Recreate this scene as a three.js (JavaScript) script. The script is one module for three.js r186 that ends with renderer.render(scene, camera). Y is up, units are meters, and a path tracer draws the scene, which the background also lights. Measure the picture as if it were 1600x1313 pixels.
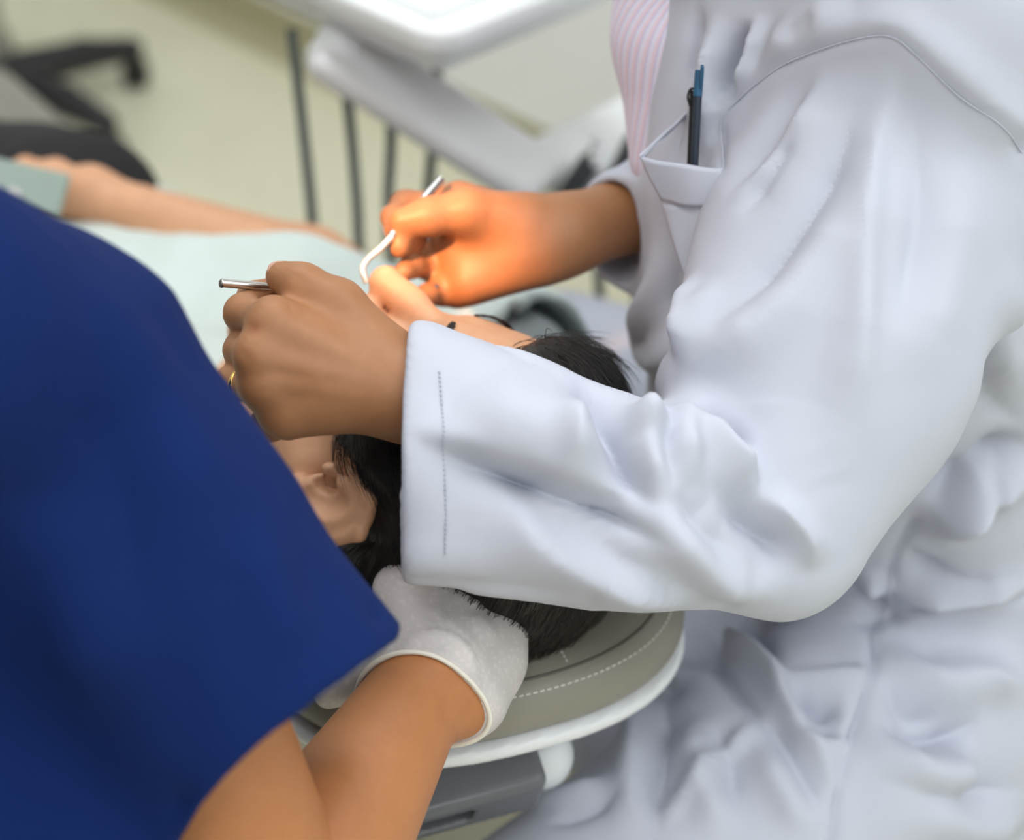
import * as THREE from 'three';
import { RectAreaLightUniformsLib } from 'three/addons/lights/RectAreaLightUniformsLib.js';
import { RoundedBoxGeometry } from 'three/addons/geometries/RoundedBoxGeometry.js';
import { mergeGeometries } from 'three/addons/utils/BufferGeometryUtils.js';
import { ImprovedNoise } from 'three/addons/math/ImprovedNoise.js';

// ---------------------------------------------------------------- camera, light, exposure
const scene = new THREE.Scene();
const renderer = new THREE.WebGLRenderer({ antialias: true });
renderer.toneMapping = THREE.LinearToneMapping;
renderer.toneMappingExposure = 1.13;
renderer.shadowMap.enabled = true;
scene.background = new THREE.Color(0x000000);
const camera = new THREE.PerspectiveCamera(29.43, 1600 / 1313, 0.05, 30);
camera.position.set(0, 1.6, 0.83);
camera.rotation.set(THREE.MathUtils.degToRad(-38), 0, 0);
camera.focus = 1.01;
camera.userData.fStop = 2.6;
RectAreaLightUniformsLib.init();

const ROOM_TURN = -Math.PI / 4;               // the room stands at 45 degrees to the lens
const CEILING = 3.0;
const PANEL_COLOUR = new THREE.Color().setRGB(0.93, 0.965, 1.0);
const PANEL_POWER = 4.1;
// ceiling panels: place along the back wall, place out from it, width, depth
const PANELS = [[-2.0, -0.5], [-0.6, -0.5], [0.8, -0.5], [2.2, -0.5], [-1.0, 0.9], [0.7, 1.0], [2.3, 1.0], [0.7, 2.8]].map(([a, b]) => [a, b, 1.2, 0.6]);
const LAMP_AT = [-0.29, 1.5, 0.2], LAMP_TO = [-0.0368,0.9697,-0.175];   // the lamp over the chest, aimed at the mouth
const LAMP_COLOUR = [1, 0.47, 0.22], LAMP_POWER = 4.6, LAMP_CONE = 0.1, LAMP_SOFT = 0.4;

// ---------------------------------------------------------------- helpers
const V = (a) => new THREE.Vector3(a[0], a[1], a[2]);
const rnd = (() => { let s = 7; return () => { s = (s * 1664525 + 1013904223) >>> 0; return s / 4294967296; }; })();
const perlin = new ImprovedNoise();
const used = {};
function numbered(name) { used[name] = (used[name] ?? -1) + 1; return used[name] ? name + '_' + String(used[name]).padStart(3, '0') : name; }
function thing(name, label, category, at = [0, 0, 0], turn = 0, group) {
  const o = new THREE.Group();
  o.name = numbered(name); o.position.set(...at); o.rotation.y = turn;
  o.userData = { label, category };
  if (group) o.userData.group = group;
  scene.add(o); o.updateMatrixWorld(true);
  return o;
}
// a part whose geometry is written in world coordinates
function part(owner, name, geometry, material, label) {
  const m = new THREE.Mesh(geometry, material);
  m.name = name; m.castShadow = m.receiveShadow = true;
  if (label) m.userData.label = label;
  owner.updateWorldMatrix(true, false);
  geometry.applyMatrix4(new THREE.Matrix4().copy(owner.matrixWorld).invert());
  owner.add(m);
  return m;
}
// a part whose geometry is written in its owner's own coordinates
function piece(owner, name, geometry, material, label) {
  const m = new THREE.Mesh(geometry, material);
  m.name = name; m.castShadow = m.receiveShadow = true;
  if (label) m.userData.label = label;
  owner.add(m);
  return m;
}
function structure(name, geometry, material, at = [0, 0, 0], turn = ROOM_TURN) {
  const m = new THREE.Mesh(geometry, material);
  m.name = name; m.castShadow = m.receiveShadow = true;
  m.userData = { kind: 'structure' };
  m.position.set(...at); m.rotation.y = turn; scene.add(m);
  return m;
}
const box = (w, h, d, x, y, z, r = 0.004) => new RoundedBoxGeometry(w, h, d, 2, Math.min(r, w / 2.01, h / 2.01, d / 2.01)).translate(x, y, z);
function tube(points, r, seg = 40, sides = 12, closed = false) {
  return new THREE.TubeGeometry(new THREE.CatmullRomCurve3(points.map(V), closed, 'centripetal'), seg, r, sides, closed);
}
function rod(a, b, ra, rb = ra, sides = 20) {   // a straight tapered bar with closed ends
  const A = V(a), B = V(b), d = B.clone().sub(A), L = d.length();
  const pts = [[0, 0], [ra * 0.8, 0], [ra, ra * 0.2], [rb, L - rb * 0.2], [rb * 0.8, L], [0, L]].map((p) => new THREE.Vector2(...p));
  const g = new THREE.LatheGeometry(pts, sides);
  g.applyQuaternion(new THREE.Quaternion().setFromUnitVectors(new THREE.Vector3(0, 1, 0), d.normalize())).translate(...a);
  return g;
}
function standard(colour, roughness = 0.6, metalness = 0, more = {}) {
  const m = new THREE.MeshPhysicalMaterial({ roughness, metalness, ...more });
  if (Array.isArray(colour)) m.color.setRGB(...colour); else m.color.set(colour);
  return m;
}
function noiseTexture(size, paint) {               // paint(u, v) gives [r, g, b] in 0..255
  const data = new Uint8Array(size * size * 4);
  for (let j = 0; j < size; j++) for (let i = 0; i < size; i++) {
    const c = paint(i / size, j / size), k = (j * size + i) * 4;
    data[k] = c[0]; data[k + 1] = c[1]; data[k + 2] = c[2]; data[k + 3] = 255;
  }
  const t = new THREE.DataTexture(data, size, size);
  t.wrapS = t.wrapT = THREE.RepeatWrapping; t.magFilter = THREE.LinearFilter; t.minFilter = THREE.LinearMipmapLinearFilter;
  t.generateMipmaps = true; t.needsUpdate = true;
  return t;
}

// ---- solid fields: every shape is a signed distance f(x, y, z)
const smin = (a, b, k) => { const h = k - Math.abs(a - b); return h > 0 ? Math.min(a, b) - (h * h) / (4 * k) : Math.min(a, b); };
const smax = (a, b, k) => -smin(-a, -b, k);
function cap(a, b, ra, rb = ra) {                   // tapered limb from a to b
  const dx = b[0] - a[0], dy = b[1] - a[1], dz = b[2] - a[2], l2 = dx * dx + dy * dy + dz * dz || 1e-9;
  return (x, y, z) => {
    const px = x - a[0], py = y - a[1], pz = z - a[2];
    let t = (px * dx + py * dy + pz * dz) / l2; t = t < 0 ? 0 : t > 1 ? 1 : t;
    const qx = px - t * dx, qy = py - t * dy, qz = pz - t * dz;
    return Math.sqrt(qx * qx + qy * qy + qz * qz) - (ra + (rb - ra) * t);
  };
}
function limb(points, radii, k = 0.01) {            // joints joined by tapered limbs
  const fs = []; for (let i = 0; i + 1 < points.length; i++) fs.push(cap(points[i], points[i + 1], radii[i], radii[i + 1]));
  return join(k, ...fs);
}
function ell(c, r, M) {                             // ellipsoid, axes of M (columns)
  const e = M ? M.elements : [1, 0, 0, 0, 0, 1, 0, 0, 0, 0, 1];
  return (x, y, z) => {
    const px = x - c[0], py = y - c[1], pz = z - c[2];
    const a = (px * e[0] + py * e[1] + pz * e[2]) / r[0], b = (px * e[4] + py * e[5] + pz * e[6]) / r[1], d = (px * e[8] + py * e[9] + pz * e[10]) / r[2];
    const k0 = Math.sqrt(a * a + b * b + d * d), k1 = Math.sqrt((a / r[0]) ** 2 + (b / r[1]) ** 2 + (d / r[2]) ** 2);
    return k1 < 1e-9 ? -Math.min(...r) : (k0 * (k0 - 1)) / k1;
  };
}
function sheet(a, b, c, ra, rb = ra, rc = ra) {     // rounded triangle, thickness at its corners
  const A = V(a), B = V(b), C = V(c), tri = new THREE.Triangle(A, B, C), q = new THREE.Vector3(), p = new THREE.Vector3(), w = new THREE.Vector3();
  return (x, y, z) => { p.set(x, y, z); tri.closestPointToPoint(p, q); tri.getBarycoord(q, w); return p.distanceTo(q) - (w.x * ra + w.y * rb + w.z * rc); };
}
function quad(a, b, c, d, ra, rb = ra, rc = ra, rd = ra) { const s = sheet(a, b, c, ra, rb, rc), t = sheet(a, c, d, ra, rc, rd); return (x, y, z) => Math.min(s(x, y, z), t(x, y, z)); }
function join(k, ...fs) { return (x, y, z) => { let d = fs[0](x, y, z); for (let i = 1; i < fs.length; i++) d = k > 0 ? smin(d, fs[i](x, y, z), k) : Math.min(d, fs[i](x, y, z)); return d; }; }
function cut(f, at, n, k = 0.004) {                 // keeps the side the normal n points away from
  const N = V(n).normalize();
  return (x, y, z) => smax(f(x, y, z), (x - at[0]) * N.x + (y - at[1]) * N.y + (z - at[2]) * N.z, k);
}
const grow = (f, r) => (x, y, z) => f(x, y, z) - r;

// meshes a field inside lo..hi with cells of size h (surface nets, blocks far from the surface are skipped)
function solid(f, lo, hi, h) {
  const B = 8, nb = [0, 1, 2].map((i) => Math.ceil((hi[i] - lo[i]) / h / B)), n = nb.map((b) => b * B + 1);
  const sx = n[0], sxy = n[0] * n[1], F = new Float32Array(sxy * n[2]).fill(1e3), live = new Uint8Array(nb[0] * nb[1] * nb[2]);
  const rad = B * h * 0.5 * 1.7321 * 1.35 + h;
  for (let c = 0; c < nb[2]; c++) for (let b = 0; b < nb[1]; b++) for (let a = 0; a < nb[0]; a++) {
    const d = f(lo[0] + (a + 0.5) * B * h, lo[1] + (b + 0.5) * B * h, lo[2] + (c + 0.5) * B * h);
    if (Math.abs(d) < rad) live[a + nb[0] * (b + nb[1] * c)] = 1;
  }
  for (let c = 0; c < nb[2]; c++) for (let b = 0; b < nb[1]; b++) for (let a = 0; a < nb[0]; a++) {
    if (!live[a + nb[0] * (b + nb[1] * c)]) continue;
    for (let k = c * B; k <= c * B + B; k++) for (let j = b * B; j <= b * B + B; j++) for (let i = a * B; i <= a * B + B; i++) {
      const at = i + sx * j + sxy * k;
      if (F[at] === 1e3) { const edge = i === 0 || j === 0 || k === 0 || i === n[0] - 1 || j === n[1] - 1 || k === n[2] - 1; const v = f(lo[0] + i * h, lo[1] + j * h, lo[2] + k * h); F[at] = edge ? Math.max(v, h * 0.05) : v; }
    }
  }
  const id = new Int32Array(sxy * n[2]).fill(-1), pos = [], index = [];
  const eachLive = (fn) => { for (let c = 0; c < nb[2]; c++) for (let b = 0; b < nb[1]; b++) for (let a = 0; a < nb[0]; a++) if (live[a + nb[0] * (b + nb[1] * c)]) for (let k = c * B; k < c * B + B; k++) for (let j = b * B; j < b * B + B; j++) for (let i = a * B; i < a * B + B; i++) fn(i, j, k); };
  const off = [0, 1, sx, 1 + sx, sxy, 1 + sxy, sx + sxy, 1 + sx + sxy];
  const E = [[0, 1], [2, 3], [4, 5], [6, 7], [0, 2], [1, 3], [4, 6], [5, 7], [0, 4], [1, 5], [2, 6], [3, 7]];
  eachLive((i, j, k) => {
    const at = i + sx * j + sxy * k; let m = 0;
    for (let q = 0; q < 8; q++) if (F[at + off[q]] < 0) m |= 1 << q;
    if (m === 0 || m === 255) return;
    let x = 0, y = 0, z = 0, c = 0;
    for (const [p, q] of E) {
      if (((m >> p) & 1) === ((m >> q) & 1)) continue;
      const fp = F[at + off[p]], fq = F[at + off[q]], t = fp / (fp - fq);
      x += (p & 1) + t * ((q & 1) - (p & 1)); y += ((p >> 1) & 1) + t * (((q >> 1) & 1) - ((p >> 1) & 1)); z += (p >> 2) + t * ((q >> 2) - (p >> 2)); c++;
    }
    id[at] = pos.length / 3; pos.push(lo[0] + (i + x / c) * h, lo[1] + (j + y / c) * h, lo[2] + (k + z / c) * h);
  });
  eachLive((i, j, k) => {
    const at = i + sx * j + sxy * k, s = F[at] < 0;
    const face = (o, p, q) => { if (o < 0 || o >= F.length || (F[o] < 0) === s) return; const a = id[at], b = id[at - p], c = id[at - p - q], d = id[at - q]; if (a < 0 || b < 0 || c < 0 || d < 0) return; if (s) index.push(a, b, c, a, c, d); else index.push(a, c, b, a, d, c); };
    if (j && k) face(at + 1, sx, sxy);
    if (i && k) face(at + sx, sxy, 1);
    if (i && j) face(at + sxy, 1, sx);
  });
  const g = new THREE.BufferGeometry();
  g.setAttribute('position', new THREE.Float32BufferAttribute(pos, 3)); g.setIndex(index); g.computeVertexNormals();
  return g;
}
function weld(...gs) { return mergeGeometries(gs.map((g) => { const c = g.index ? g.toNonIndexed() : g; for (const k of Object.keys(c.attributes)) if (k !== 'position' && k !== 'normal') c.deleteAttribute(k); return c; })); }

// evens out the small steps a meshed field leaves
function relax(g, rounds = 2) {
  const p = g.attributes.position, ix = g.index.array, n = p.count;
  for (let r = 0; r < rounds; r++) {
    const s = new Float32Array(n * 3), c = new Uint16Array(n), a = p.array;
    for (let i = 0; i < ix.length; i += 3) for (let q = 0; q < 3; q++) { const u = ix[i + q], v = ix[i + ((q + 1) % 3)]; for (let k = 0; k < 3; k++) { s[u * 3 + k] += a[v * 3 + k]; s[v * 3 + k] += a[u * 3 + k]; } c[u]++; c[v]++; }
    for (let i = 0; i < n; i++) if (c[i]) for (let k = 0; k < 3; k++) a[i * 3 + k] = 0.45 * a[i * 3 + k] + (0.55 * s[i * 3 + k]) / c[i];
  }
  g.computeVertexNormals();
  return g;
}
// ---- folds of cloth: each one is a line lying on the cloth; vertices near it move along their normal
// kinds: 'r' round ridge, 'v' sharp valley, 'l' lip (raised on one side of the line, sunk on the other)
function crease(geometry, folds, grain = 0) {
  const p = geometry.attributes.position, nrm = geometry.attributes.normal, count = p.count, move = new Float32Array(count);
  const cell = 0.03, hash = new Map(), key = (a, b, c) => (a + 200) * 160801 + (b + 200) * 401 + c + 200;
  for (let i = 0; i < count; i++) { const q = key(Math.floor(p.getX(i) / cell), Math.floor(p.getY(i) / cell), Math.floor(p.getZ(i) / cell)); let l = hash.get(q); if (!l) hash.set(q, (l = [])); l.push(i); }
  for (const [kind, h, w, pts, fade = 3] of folds) {
    const curve = new THREE.CatmullRomCurve3(pts.map(V), false, 'centripetal'), N = Math.max(8, Math.ceil(curve.getLength() / 0.008)), line = curve.getSpacedPoints(N), reach = w * (kind === 'l' ? 3 : 2.4), deep = 0.06, seen = new Map();
    const R = Math.max(reach, deep), up = [], n0 = new THREE.Vector3();
    for (let s = 0; s <= N; s++) {                    // the way the cloth faces along the line
      const c = line[s], q = [c.x, c.y, c.z].map((v) => Math.floor(v / cell)); let best = 1e9; const m = new THREE.Vector3();
      for (let i = -1; i < 2; i++) for (let j = -1; j < 2; j++) for (let k = -1; k < 2; k++) for (const v of hash.get(key(q[0] + i, q[1] + j, q[2] + k)) ?? []) { const d = (p.getX(v) - c.x) ** 2 + (p.getY(v) - c.y) ** 2 + (p.getZ(v) - c.z) ** 2; if (d < best) { best = d; m.fromBufferAttribute(nrm, v); } }
      up.push(m);
    }
    for (let s = 0; s < N; s++) {
      const c = line[s], e = line[s + 1], ex = e.x - c.x, ey = e.y - c.y, ez = e.z - c.z, e2 = ex * ex + ey * ey + ez * ez || 1e-9, a = [c.x, c.y, c.z].map((v) => Math.floor((v - R) / cell)), b = [c.x, c.y, c.z].map((v) => Math.floor((v + R) / cell)), m = up[s];
      for (let i = a[0]; i <= b[0]; i++) for (let j = a[1]; j <= b[1]; j++) for (let k = a[2]; k <= b[2]; k++) for (const v of hash.get(key(i, j, k)) ?? []) {
        const nx = nrm.getX(v), ny = nrm.getY(v), nz = nrm.getZ(v); const facing = nx * m.x + ny * m.y + nz * m.z; if (facing < 0) continue;
        let dx = p.getX(v) - c.x, dy = p.getY(v) - c.y, dz = p.getZ(v) - c.z;
        const t = Math.min(1, Math.max(0, (dx * ex + dy * ey + dz * ez) / e2)); dx -= t * ex; dy -= t * ey; dz -= t * ez;
        const dn = dx * m.x + dy * m.y + dz * m.z; if (Math.abs(dn) > deep) continue;
        const tx = dx - dn * m.x, ty = dy - dn * m.y, tz = dz - dn * m.z, d2 = tx * tx + ty * ty + tz * tz, o = seen.get(v);
        if (d2 < reach * reach && (!o || d2 < o[0])) seen.set(v, [d2, s + t, tx, ty, tz, Math.min(1, facing / 0.45) * Math.max(0, Math.min(1, (deep - Math.abs(dn)) / 0.03))]);
      }
    }
    for (const [v, [, s, tx, ty, tz, weight]] of seen) {
      const d = Math.sqrt(tx * tx + ty * ty + tz * tz); if (d > reach) continue;
      const t = s / N; let amp = h * weight;
      if (fade & 1) amp *= Math.min(1, t / 0.3) ** 1.2; if (fade & 2) amp *= Math.min(1, (1 - t) / 0.3) ** 1.2;
      if (kind === 'r') move[v] += amp * Math.exp(-((d / w) ** 2) * 1.6);
      else if (kind === 'v') move[v] -= amp * Math.exp((-d / w) * 2.2);
      else {
        const l0 = line[Math.max(0, Math.floor(s) - 1)], l1 = line[Math.min(N, Math.floor(s) + 2)], ax = l1.x - l0.x, ay = l1.y - l0.y, az = l1.z - l0.z, nx = nrm.getX(v), ny = nrm.getY(v), nz = nrm.getZ(v);
        const sx = ay * nz - az * ny, sy = az * nx - ax * nz, sz = ax * ny - ay * nx, side = sx * tx + sy * ty + sz * tz;
        const L = Math.hypot(sx, sy, sz) || 1, e = side / L, u = e / (0.0035);
        const sgn = Math.tanh(u), fall = e > 0 ? Math.exp(-((e / w) ** 2)) : Math.exp(-((e / (w * 1.4)) ** 2));
        move[v] += amp * (0.15 + sgn * 0.85) * fall * 0.5;
      }
    }
  }
  // the cloth has some stiffness: even the moves out over neighbouring threads
  const ix = geometry.index.array;
  for (let round = 0; round < 2; round++) {
    const sum = new Float32Array(count), num = new Uint16Array(count);
    for (let i = 0; i < ix.length; i += 3) for (let q = 0; q < 3; q++) { const a = ix[i + q], b = ix[i + ((q + 1) % 3)]; sum[a] += move[b]; sum[b] += move[a]; num[a]++; num[b]++; }
    for (let i = 0; i < count; i++) if (num[i]) move[i] = 0.4 * move[i] + (0.6 * sum[i]) / num[i];
  }
  geometry.userData.before = { at: p.array.slice(), hash, key, cell };
  for (let i = 0; i < count; i++) {
    let m = move[i];
    if (grain) { const x = p.getX(i), y = p.getY(i), z = p.getZ(i); m += grain * (perlin.noise(x * 14, y * 9, z * 14) + 0.45 * perlin.noise(x * 37 + 5, y * 23, z * 37)); }
    p.setXYZ(i, p.getX(i) + m * nrm.getX(i), p.getY(i) + m * nrm.getY(i), p.getZ(i) + m * nrm.getZ(i));
  }
  geometry.computeVertexNormals();
  return geometry;
}

// a line written on the smooth cloth, carried along with its folds
function riding(geometry, points, step = 0.004, lift = 0.0004) {
  const curve = new THREE.CatmullRomCurve3(points.map(V), false, 'centripetal'), N = Math.max(4, Math.ceil(curve.getLength() / step)), { at, hash, key, cell } = geometry.userData.before, p = geometry.attributes.position, nrm = geometry.attributes.normal;
  return curve.getSpacedPoints(N).map((q) => {
    const c = [q.x, q.y, q.z].map((v) => Math.floor(v / cell)); let best = 1e9, b = -1;
    for (let i = -1; i < 2; i++) for (let j = -1; j < 2; j++) for (let k = -1; k < 2; k++) for (const v of hash.get(key(c[0] + i, c[1] + j, c[2] + k)) ?? []) { const d = (at[v * 3] - q.x) ** 2 + (at[v * 3 + 1] - q.y) ** 2 + (at[v * 3 + 2] - q.z) ** 2; if (d < best) { best = d; b = v; } }
    if (b < 0) return q;
    return new THREE.Vector3(q.x + p.getX(b) - at[b * 3] + lift * nrm.getX(b), q.y + p.getY(b) - at[b * 3 + 1] + lift * nrm.getY(b), q.z + p.getZ(b) - at[b * 3 + 2] + lift * nrm.getZ(b));
  });
}
function smoothLine(pts, rounds = 2) { for (let r = 0; r < rounds; r++) pts = pts.map((p, i) => (i && i < pts.length - 1 ? p.clone().multiplyScalar(0.5).addScaledVector(pts[i - 1], 0.25).addScaledVector(pts[i + 1], 0.25) : p)); return pts; }

// ---------------------------------------------------------------- the room
const E1 = new THREE.Vector3(Math.SQRT1_2, 0, Math.SQRT1_2), E2 = new THREE.Vector3(-Math.SQRT1_2, 0, Math.SQRT1_2);
const BACK = -1.464;                                 // the back wall's place along E2
const inRoom = (a, y, b) => { const p = E1.clone().multiplyScalar(a).addScaledVector(E2, b); return [p.x, y, p.z]; };
const A0 = -3.9, A1 = 3.1, B1 = 4.2;                 // the room's other walls
const floorTexture = noiseTexture(512, (u, v) => {
  const t = (x, y, s) => perlin.noise(x * s, y * s, 3.3) * 0.5 + perlin.noise(x * s * 2.1, y * s * 2.1, 8.1) * 0.3;
  const w = (a, b) => { const fu = u, fv = v; return (t(a, b, 9) * (1 - fu) + t(a - 1, b, 9) * fu) * (1 - fv) + (t(a, b - 1, 9) * (1 - fu) + t(a - 1, b - 1, 9) * fu) * fv; };
  const n = w(u, v) * 13 + (rnd() - 0.5) * 5;
  return [226 + n, 222 + n, 196 + n];
});
floorTexture.colorSpace = THREE.SRGBColorSpace; floorTexture.repeat.set(5, 6);
const floorMat = new THREE.MeshStandardMaterial({ map: floorTexture, roughness: 0.38 });
const wallMat = standard([0.93, 0.935, 0.93], 0.85);
const skirtMat = standard([0.42, 0.39, 0.24], 0.5);
const ceilingMat = standard([0.82, 0.82, 0.8], 0.9);
const roomW = A1 - A0, roomD = B1 - BACK, midA = (A0 + A1) / 2, midB = (BACK + B1) / 2;
structure('floor', new THREE.BoxGeometry(roomW + 0.2, 0.1, roomD + 0.2), floorMat, inRoom(midA, -0.05, midB));
structure('ceiling', new THREE.BoxGeometry(roomW + 0.2, 0.1, roomD + 0.2), ceilingMat, inRoom(midA, CEILING + 0.05, midB));
structure('wall_back', new THREE.BoxGeometry(roomW, CEILING, 0.1), wallMat, inRoom(midA, CEILING / 2, BACK - 0.05));
structure('wall_front', new THREE.BoxGeometry(roomW, CEILING, 0.1), wallMat, inRoom(midA, CEILING / 2, B1 + 0.05));
structure('wall_left', new THREE.BoxGeometry(0.1, CEILING, roomD), wallMat, inRoom(A0 - 0.05, CEILING / 2, midB));
structure('wall_right', new THREE.BoxGeometry(0.1, CEILING, roomD), wallMat, inRoom(A1 + 0.05, CEILING / 2, midB));
// coved vinyl skirting: the flooring turned up the wall
const cove = (length) => {
  const s = new THREE.Shape(); s.moveTo(0, 0); s.lineTo(0.05, 0); s.quadraticCurveTo(0.008, 0.006, 0.006, 0.05); s.lineTo(0.004, 0.11); s.lineTo(0, 0.112); s.lineTo(0, 0);
  return new THREE.ExtrudeGeometry(s, { depth: length, bevelEnabled: false, curveSegments: 8 });
};
structure('baseboard_back', cove(roomW), skirtMat, inRoom(A1, 0, BACK), ROOM_TURN - Math.PI / 2);
structure('baseboard_left', cove(roomD), skirtMat, inRoom(A0, 0, BACK), ROOM_TURN);
structure('baseboard_right', cove(roomD), skirtMat, inRoom(A1, 0, B1), ROOM_TURN + Math.PI);
structure('baseboard_front', cove(roomW), skirtMat, inRoom(A0, 0, B1), ROOM_TURN + Math.PI / 2);

const panelFrameMat = standard([0.8, 0.8, 0.8], 0.5);
PANELS.forEach(([a, b, w, d], i) => {
  const o = thing('ceiling_light', 'flat white light panel set in the ceiling grid', 'ceiling light', inRoom(a, CEILING - 0.03, b), ROOM_TURN, 'ceiling light panels');
  piece(o, 'frame', mergeGeometries([box(w + 0.06, 0.03, 0.03, 0, 0.015, d / 2 + 0.015), box(w + 0.06, 0.03, 0.03, 0, 0.015, -d / 2 - 0.015), box(0.03, 0.03, d, w / 2 + 0.015, 0.015, 0), box(0.03, 0.03, d, -w / 2 - 0.015, 0.015, 0)]), panelFrameMat);
  const glow = standard([0.9, 0.9, 0.9], 0.8); glow.emissive = PANEL_COLOUR.clone(); glow.emissiveIntensity = 1.2;
  piece(o, 'diffuser', new THREE.BoxGeometry(w, 0.01, d).translate(0, 0.012, 0), glow);
  const l = new THREE.RectAreaLight(PANEL_COLOUR, PANEL_POWER, w, d);
  l.rotation.x = -Math.PI / 2; l.position.y = -0.002; l.name = 'panel_light'; o.add(l);
});

// ---------------------------------------------------------------- figures: shared builders
const skin = (r, g, b, rough = 0.52) => new THREE.MeshPhysicalMaterial({ vertexColors: true, roughness: rough, color: new THREE.Color().setRGB(r, g, b), sheen: 0.15, sheenRoughness: 0.6 });
// mottled skin: fine uneven pigment, knuckle spots where given
function mottle(g, spots = []) {
  const p = g.attributes.position, c = new Float32Array(p.count * 3);
  for (let i = 0; i < p.count; i++) {
    const x = p.getX(i), y = p.getY(i), z = p.getZ(i);
    const n = perlin.noise(x * 60, y * 60, z * 60) * 0.05 + perlin.noise(x * 190, y * 190, z * 190) * 0.045 + perlin.noise(x * 420, y * 420, z * 420) * 0.03;
    let r = 0.95 + n, gg = 0.95 + n * 1.25, b = 0.95 + n * 1.4;
    for (const [q, rad, k] of spots) { const d = Math.hypot(x - q[0], y - q[1], z - q[2]) / rad; if (d < 2) { const e = Math.exp(-d * d * 2) * k; r *= 1 - e * 0.45; gg *= 1 - e; b *= 1 - e; } }
    c[i * 3] = r; c[i * 3 + 1] = gg; c[i * 3 + 2] = b;
  }
  g.setAttribute('color', new THREE.BufferAttribute(c, 3));
  return g;
}
function hand({ wrist, mcp, fingers, thumb, elbow, extra = [], rw = 0.026, re = 0.04, fat = 1 }) {
  const palm = join(0.016, ...mcp.map((m) => cap(wrist, m, 0.018 * fat, 0.0125 * fat)), ...extra, sheet(wrist, mcp[0], mcp[3], 0.012 * fat));
  const arm = cap(wrist, elbow, rw, re);
  const rf = [[0.0112, 0.0098, 0.0085, 0.0072], [0.0115, 0.01, 0.0087, 0.0074], [0.0108, 0.0094, 0.0082, 0.007], [0.0096, 0.0082, 0.0072, 0.0062]];
  const fs = fingers.map((f, i) => limb([mcp[i], ...f], rf[i].map((r) => r * fat), 0.005));
  const th = limb(thumb, [0.019, 0.0155, 0.0125, 0.0098, 0.008].slice(0, thumb.length).map((r) => r * fat), 0.008);
  const knuckles = join(0.004, ...mcp.map((m) => ell(m, [0.0142 * fat, 0.0142 * fat, 0.0142 * fat])), ...fingers.map((f, i) => ell(f[0], [0.0106 * fat, 0.0106 * fat, 0.0106 * fat])));
  return (x, y, z) => {
    let d = smin(smin(palm(x, y, z), arm(x, y, z), 0.02), knuckles(x, y, z), 0.006), e = 9;
    for (const f of fs) e = smin(e, f(x, y, z), 0.0025);
    return smin(smin(d, e, 0.007), th(x, y, z), 0.012);
  };
}
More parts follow.
